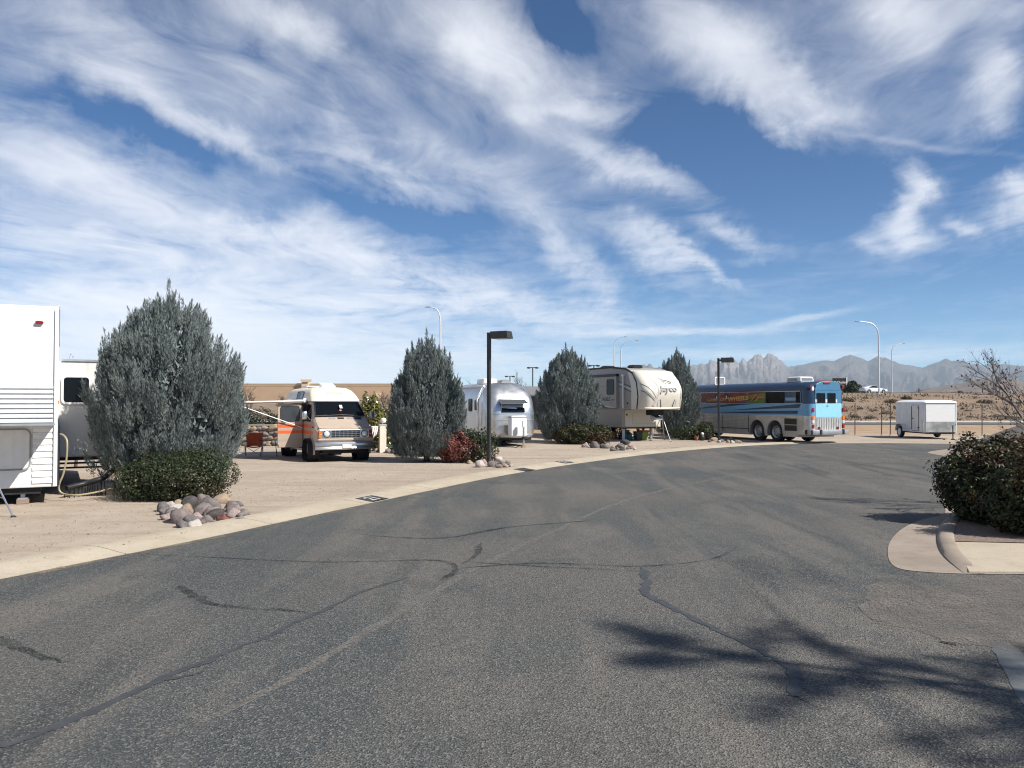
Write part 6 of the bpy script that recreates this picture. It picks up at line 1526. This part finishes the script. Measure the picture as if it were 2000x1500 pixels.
# --- wire fence
M_POST = mat('rusty steel post', (.11, .085, .07), .8, var=.3, scale=12)
fn = thing('wire_fence', 'sagging wire fence on thin steel posts behind the cargo trailer', 'fence', (0, 0, 0)); FY = 50.5; prev = None
posts = [(1669, 2.0), (1721, 1.75), (1738, 2.05), (1917, 1.9), (1560, 1.8), (1830, 1.8), (1985, 1.8), (2060, 1.8)]
fx = sorted(((px - 1000) / FPX * FY, h) for px, h in posts)
for x, h in fx:
    po = MB().tube([(x, FY, -.1), (x + .03, FY, h)], .028, 6).build('post', M_POST, fn); MB().box(x - .05, x + .05, FY - .03, FY + .03, 0, .08).build('post_footing', M_SHOULDER, po)
for z in (.45, .85, 1.25, 1.6):
    pts = []
    for (xa, _), (xb, _) in zip(fx, fx[1:]):
        for k in range(4): f = k / 4; pts.append((xa + (xb - xa) * f, FY, z - .05 * math.sin(math.pi * f)))
    pts.append((fx[-1][0], FY, z)); MB().tube(pts, .004, 3).build('wire', M_STEEL, fn)
# --- gravel mound at the right edge
mb = MB(); rings = []
for k in range(9):
    f = k / 8; rr_ = 5.2 * (1 - f) + .15; rings.append([(math.cos(2 * math.pi * i / 28) * rr_ * (1 + .08 * math.sin(3 * i)), math.sin(2 * math.pi * i / 28) * rr_ * .8 * (1 + .06 * math.sin(5 * i + k)), 2.1 * f - .02) for i in range(28)])
gm = mb.loft(rings).build('gravel_mound', mat('grey gravel', (.17, .15, .14), .95, var=.3, scale=20, bump=.8, bscale=18), smooth=True); gm.location = (27.2, 38.8, 0); prop(gm, 'grey gravel mound at the right edge beyond the bronze-leaved shrubs', 'gravel mound')

# --- bare trees
t = bare_tree('bare budding tree reaching in from the right edge', (10.75, 15.2, .045), 12, 4.55, 1.0, 5, .062, lean=(-.38, .0), kids=(3, 5), angle=.60, nub=.10, bark=mat('pale grey bark', (.17, .145, .13), .9, var=.25, scale=12))
bare_tree('sparse bare shrub behind the slide-out of the white trailer', (at(150, 700, 25.5).x, 25.5, 0), 31, 4.4, .55, 4, .05, kids=(3, 4), angle=.45, nub=.3, name='bare_shrub', cat='shrub')
FARB = 'bare trees beyond the lots'
for (px, Y, top, seed, lab) in [(487, 58, 744, 41, 'bare tree against the tan store, right of the tallest cypress'), (545, 60, 756, 42, 'bare tree against the tan store, left of the van roof'), (960, 70, 722, 43, 'bare tree above the silver trailer, just right of the lamp post'), (1022, 66, 718, 44, 'gnarled bare tree left of the third cypress'), (925, 74, 742, 45, 'faint bare tree right of the second cypress'), (1000, 88, 738, 46, 'small bare tree beyond the silver trailer roof'), (752, 64, 752, 47, 'bare tree behind the left side of the second cypress'), (938, 90, 740, 48, 'low bare tree behind the air conditioner of the silver trailer')]:
    h = at(px, top, Y).z; bare_tree(lab, ((px - 1000) / FPX * Y, Y, 0), seed, h * 1.05, 1.0, 5 if Y < 72 else 4, .11, group=FARB, kids=(3, 4), angle=.6)
# --- pine just outside the frame on the right: its shadow lies across the road
pn = thing('pine_tree', 'tall long-needled pine beside the road, just outside the picture on the right', 'tree', (11.3, 1.9, 0))
mb = MB(); mb.tube([(0, 0, -.05), (.08, 0, 4), (0, .08, 8), (0, 0, 10.8)], [.17, .13, .06, .02], 8); tips = []; rr_ = random.Random(5)
for i in range(30):
    z = 5.6 + 5.0 * i / 29; a_ = i * 2.4; l = 2.5 * (1 - (z - 5.6) / 6.4) * rr_.uniform(.65, 1.15); e = Vector((math.cos(a_) * l, math.sin(a_) * l, z + .22 * l)); mb.tube([(0, 0, z), e * .5 + Vector((0, 0, z * .5)), e], [.035, .022, .008], 5)
    for k in range(10): tips.append((Vector((0, 0, z)).lerp(e, .3 + .7 * k / 9), (e - Vector((0, 0, z))).normalized()))
mb.build('trunk', M_BARK, pn, smooth=True)
rs = np.random.RandomState(3); m_ = 30
Pn = np.repeat(np.array([tuple(p) for p, d in tips]), m_, 0) + rs.normal(size=(len(tips) * m_, 3)) * .07; dn = np.repeat(np.array([tuple(d) for p, d in tips]), m_, 0) * .9 + rs.normal(size=(len(tips) * m_, 3)) * .55; dn /= np.linalg.norm(dn, axis=1)[:, None]
Vn = tri_leaves(Pn, dn, rs.uniform(.14, .28, len(Pn)), np.full(len(Pn), .013), rs); link_mesh('crown', np_mesh('crown', Vn, np.arange(len(Vn)).reshape(-1, 3)), M_PINE, pn)

# --- big tan store behind the van
C_ST = mat('tan stucco', (.55, .385, .25), .9, var=.05, scale=.5); C_ST2 = mat('pale tan stucco', (.66, .50, .33), .9, var=.04, scale=.5)
BY = 215.0; bx0 = (330 - 1000) / FPX * BY; bx1 = (815 - 1000) / FPX * BY; zt = at(600, 748.5, BY).z
st = thing('store', 'long flat-roofed tan store beyond the lots, behind the camper van', 'building', (bx0, BY, 0)); L = bx1 - bx0
MB().box(0, L, 0, 40, 0, zt - .6).build('wall', C_ST, st); MB().extr([(0, zt - .62), (-.10, zt - .60), (-.10, zt - .28), (-.16, zt - .26), (-.16, zt), (.5, zt), (.5, zt - .62)], 'x', -.3, L + .3).build('cornice', C_ST2, st)
px_ = (597 - 1000) / FPX * BY - bx0
MB().box(px_ - .9, px_ + .9, -.7, 1, 0, zt + .3).build('pilaster', C_ST2, st); MB().extr([(px_ - .95, zt + .3), (px_ + .95, zt + .3), (px_ + 1.35, zt + .95), (px_ - 1.35, zt + .95)], 'y', -.95, 1.2).build('pilaster_cap', C_ST2, st)
px_ = (739 - 1000) / FPX * BY - bx0; MB().box(px_ - .65, px_ + .65, -.5, .1, 0, at(739, 768, BY).z).build('pilaster', C_ST2, st)
# --- park office behind the silver trailer
po = thing('park_office', 'low slate blue building with grey roof behind the silver trailer', 'building', (-1.2, 62, 0), R(0)); 
MB().box(-5.0, 4.6, 0, 6, 0, 2.55).build('wall', mat('slate blue wall', (.07, .085, .12), .8, var=.1), po)
MB().extr([(-.6, 2.5), (3, 3.15), (6.6, 2.5), (6.6, 2.62), (3, 3.30), (-.6, 2.62)], 'x', -5.5, 5.0).build('roof', mat('grey shingle roof', (.20, .20, .21), .9, var=.15, scale=4), po)
w_ = MB().box(-1.9, -.9, -.03, .05, 1.0, 2.1).build('window', M_GLASS, po); MB().frame('y', -.05, .02, 1.0, 1.1, .01, -1.4, 1.55, .06, 1).build('window_frame', W_WHITE, w_)
MB().box(3.2, 4.0, -.03, .05, 0, 2.05).build('door', M_BLACK, po)

# --- beyond the highway: sign boards, conifer, poles
SY = 205.0
def board(label, px0, px1, py0, py1, Y, nm, mt, legs=True, cat='sign'):
    p0, p1 = at(px0, py0, Y), at(px1, py1, Y); t = thing(nm, label, cat, ((p0.x + p1.x) / 2, Y, 0)); w_ = p1.x - p0.x
    MB().box(-w_ / 2, w_ / 2, 0, .8, p1.z, p0.z).build('board', mt, t)
    if legs: MB().box(-w_ * .3, w_ * .3, .1, .7, 0, p1.z).build('pylon', mat('grey pylon', (.42, .42, .44), .7), t)
    return t, p0, p1
t, p0, p1 = board('black pylon sign reading The Outlet behind the coach', 1628, 1653, 738.5, 763, SY, 'outlet_sign', M_BLACK)
lettering('sign_lettering', 'The', .55, P_WHT, t, (-1.0, -.02, p0.z - .95), (1, 0, 0), (0, 0, 1), .02); lettering('sign_lettering', 'Outlet', .85, P_WHT, t, (.45, -.02, p0.z - 1.05), (1, 0, 0), (0, 0, 1), .02); lettering('sign_lettering', 'SHOPPES', .36, mat('dim sign text', (.22, .22, .25), .6), t, (0, -.02, p0.z - 1.7), (1, 0, 0), (0, 0, 1), .01)
MB().box((p1.x - p0.x) / 2, (p1.x - p0.x) / 2 + .25, -.05, .85, p1.z + .4, p0.z + .25).build('bright_edge', W_WHITE, t)
t, p0, p1 = board('grey board with red SHOPPING letters just above the coach roof', 1583, 1625, 741, 753, SY + 10, 'shopping_sign', mat('grey board', (.26, .27, .30), .8))
lettering('sign_lettering', 'SHOPPING!', 1.15, mat('red sign letters', (.40, .03, .03), .5), t, (0.2, -.03, p0.z - .75), (1, 0, 0), (0, 0, 1), .02)
cf = thing('conifer', 'dark green conifer standing beside the outlet sign', 'tree', ((1666 - 1000) / FPX * 190, 190, terrain(78, 178) - .5)); hh = at(1666, 743.5, 190).z - cf.location.z
MB().tube([(0, 0, -.3), (0, 0, hh * .8)], [.3, .05], 6).build('trunk', M_BARK, cf)
link_mesh('crown', shrub_mesh('crown', [(0, 0, hh * .35, 2.0, 1.8, hh * .35), (-.2, 0, hh * .65, 1.3, 1.2, hh * .3), (.9, 0, hh * .45, 1.3, 1.2, hh * .3), (-1.2, 0, hh * .25, 1.2, 1.2, hh * .22), (0, 0, hh * .85, .6, .6, hh * .15)], 3800, .42, 51), M_PINE, cf)
for px, py, Y, lab in ((1919, 746, 260, 'wooden power pole beyond the highway at the right'), (1795, 758, 240, 'short dark post beside the highway')):
    x = (px - 1000) / FPX * Y; zt = at(px, py, Y).z; t = thing('power_pole', lab, 'pole', (x, Y, 0)); MB().tube([(0, 0, 0), (0, 0, zt)], .16, 6).build('pole', M_BARK, t); MB().box(-.8, .8, -.08, .08, zt - .9, zt - .7).build('cross_arm', M_BARK, t)

# --- brush on the embankment
BR = [shrub_mesh('foliage', [(0, 0, .35, .9, .7, .45), (.6, .1, .25, .5, .5, .35), (-.5, -.1, .28, .5, .4, .35)], 420, .20, s_) for s_ in (61, 62, 63)]
BM = [M_SAGE, leaf_mat('dark creosote', (.035, .030, .018), (.06, .052, .03), .9, 2, .1, trans=0)]
spots = [(1770, 776, 24, 1), (1795, 781, 18, 1), (1925, 785, 30, 1), (1934, 768, 14, 1), (1655, 782, 30, 1), (1740, 784, 30, 1), (1690, 776, 16, 1), (1900, 787, 12, 1), (1875, 764, 18, 1), (1806, 767, 8, 1), (1860, 774, 8, 0), (1680, 796, 16, 0), (1705, 800, 20, 0), (1650, 800, 20, 0), (1730, 806, 22, 0), (1750, 796, 14, 0), (1668, 812, 24, 0), (1700, 815, 26, 0), (1742, 814, 18, 0), (1890, 800, 16, 0), (1920, 806, 14, 0), (1945, 812, 24, 0), (1895, 812, 18, 0), (1960, 797, 16, 0), (1985, 806, 18, 0), (1880, 795, 12, 0), (1990, 784, 12, 1), (1640, 772, 12, 1), (1725, 771, 9, 1), (1905, 775, 9, 0), (1955, 776, 10, 0), (1978, 815, 22, 0), (1645, 813, 20, 0)]
def bank_pt(px, py):
    d = pdir(px, py)
    for k in range(930, 1400):
        y = k / 10; x = d.x / d.y * y; z = EYE + d.z / d.y * y
        if terrain(x, y) >= z: return Vector((x, y, terrain(x, y)))
    y = 141.0; x = d.x / d.y * y; return Vector((x, y, terrain(x, y)))
for i, (px, py, w_, k) in enumerate(spots):
    p = bank_pt(px, py + 3); s_ = w_ * p.y / FPX / 2.1
    o = link_mesh('brush', BR[i % 3], BM[0]); o.material_slots[0].link = 'OBJECT'; o.material_slots[0].material = BM[k]
    o.location = p - Vector((0, 0, .1)); o.scale = (s_, s_, s_ * .8); o.rotation_euler = (0, 0, i * 1.3)
    same = sorted((q[0] + j * 1e-4) for j, q in enumerate(spots) if q[3] == k); r_ = same.index(px + i * 1e-4)
    prop(o, ('dark' if k else 'pale dry') + ' brush on the highway embankment, ' + ('leftmost %s one' % ('dark' if k else 'pale') if r_ == 0 else '%s %s one from the left' % (ORD[r_], 'dark' if k else 'pale')), 'brush', 'dark brush on the embankment' if k else 'pale brush on the embankment')
# grass tufts and weeds no one could count
rs = np.random.RandomState(9); n = 12000; x = rs.uniform(20, 95, n); y = 92.5 + 47 * rs.beta(1.0, 1.3, n)
pn_ = np.array([mnoise.noise(Vector((a_ * .12, b2 * .12, 3))) for a_, b2 in zip(x, y)]); kp_ = pn_ + rs.uniform(-.35, .35, n) > .02; x, y = x[kp_], y[kp_]; n = len(x)
z = np.array([terrain(a_, b2) for a_, b2 in zip(x, y)]); d = rs.normal(size=(n, 3)) * .5 + np.array([0, 0, 1]); d /= np.linalg.norm(d, axis=1)[:, None]
V = tri_leaves(np.stack([x, y, z - .02], 1), d, rs.uniform(.12, .45, n), rs.uniform(.10, .30, n), rs); prop(link_mesh('dry_grass', np_mesh('dry_grass', V, np.arange(len(V)).reshape(-1, 3)), mat('straw grass', (.22, .17, .11), .95, var=.3, scale=.5)), 'dry grass tufts on the embankment slope', 'grass', kind='stuff')
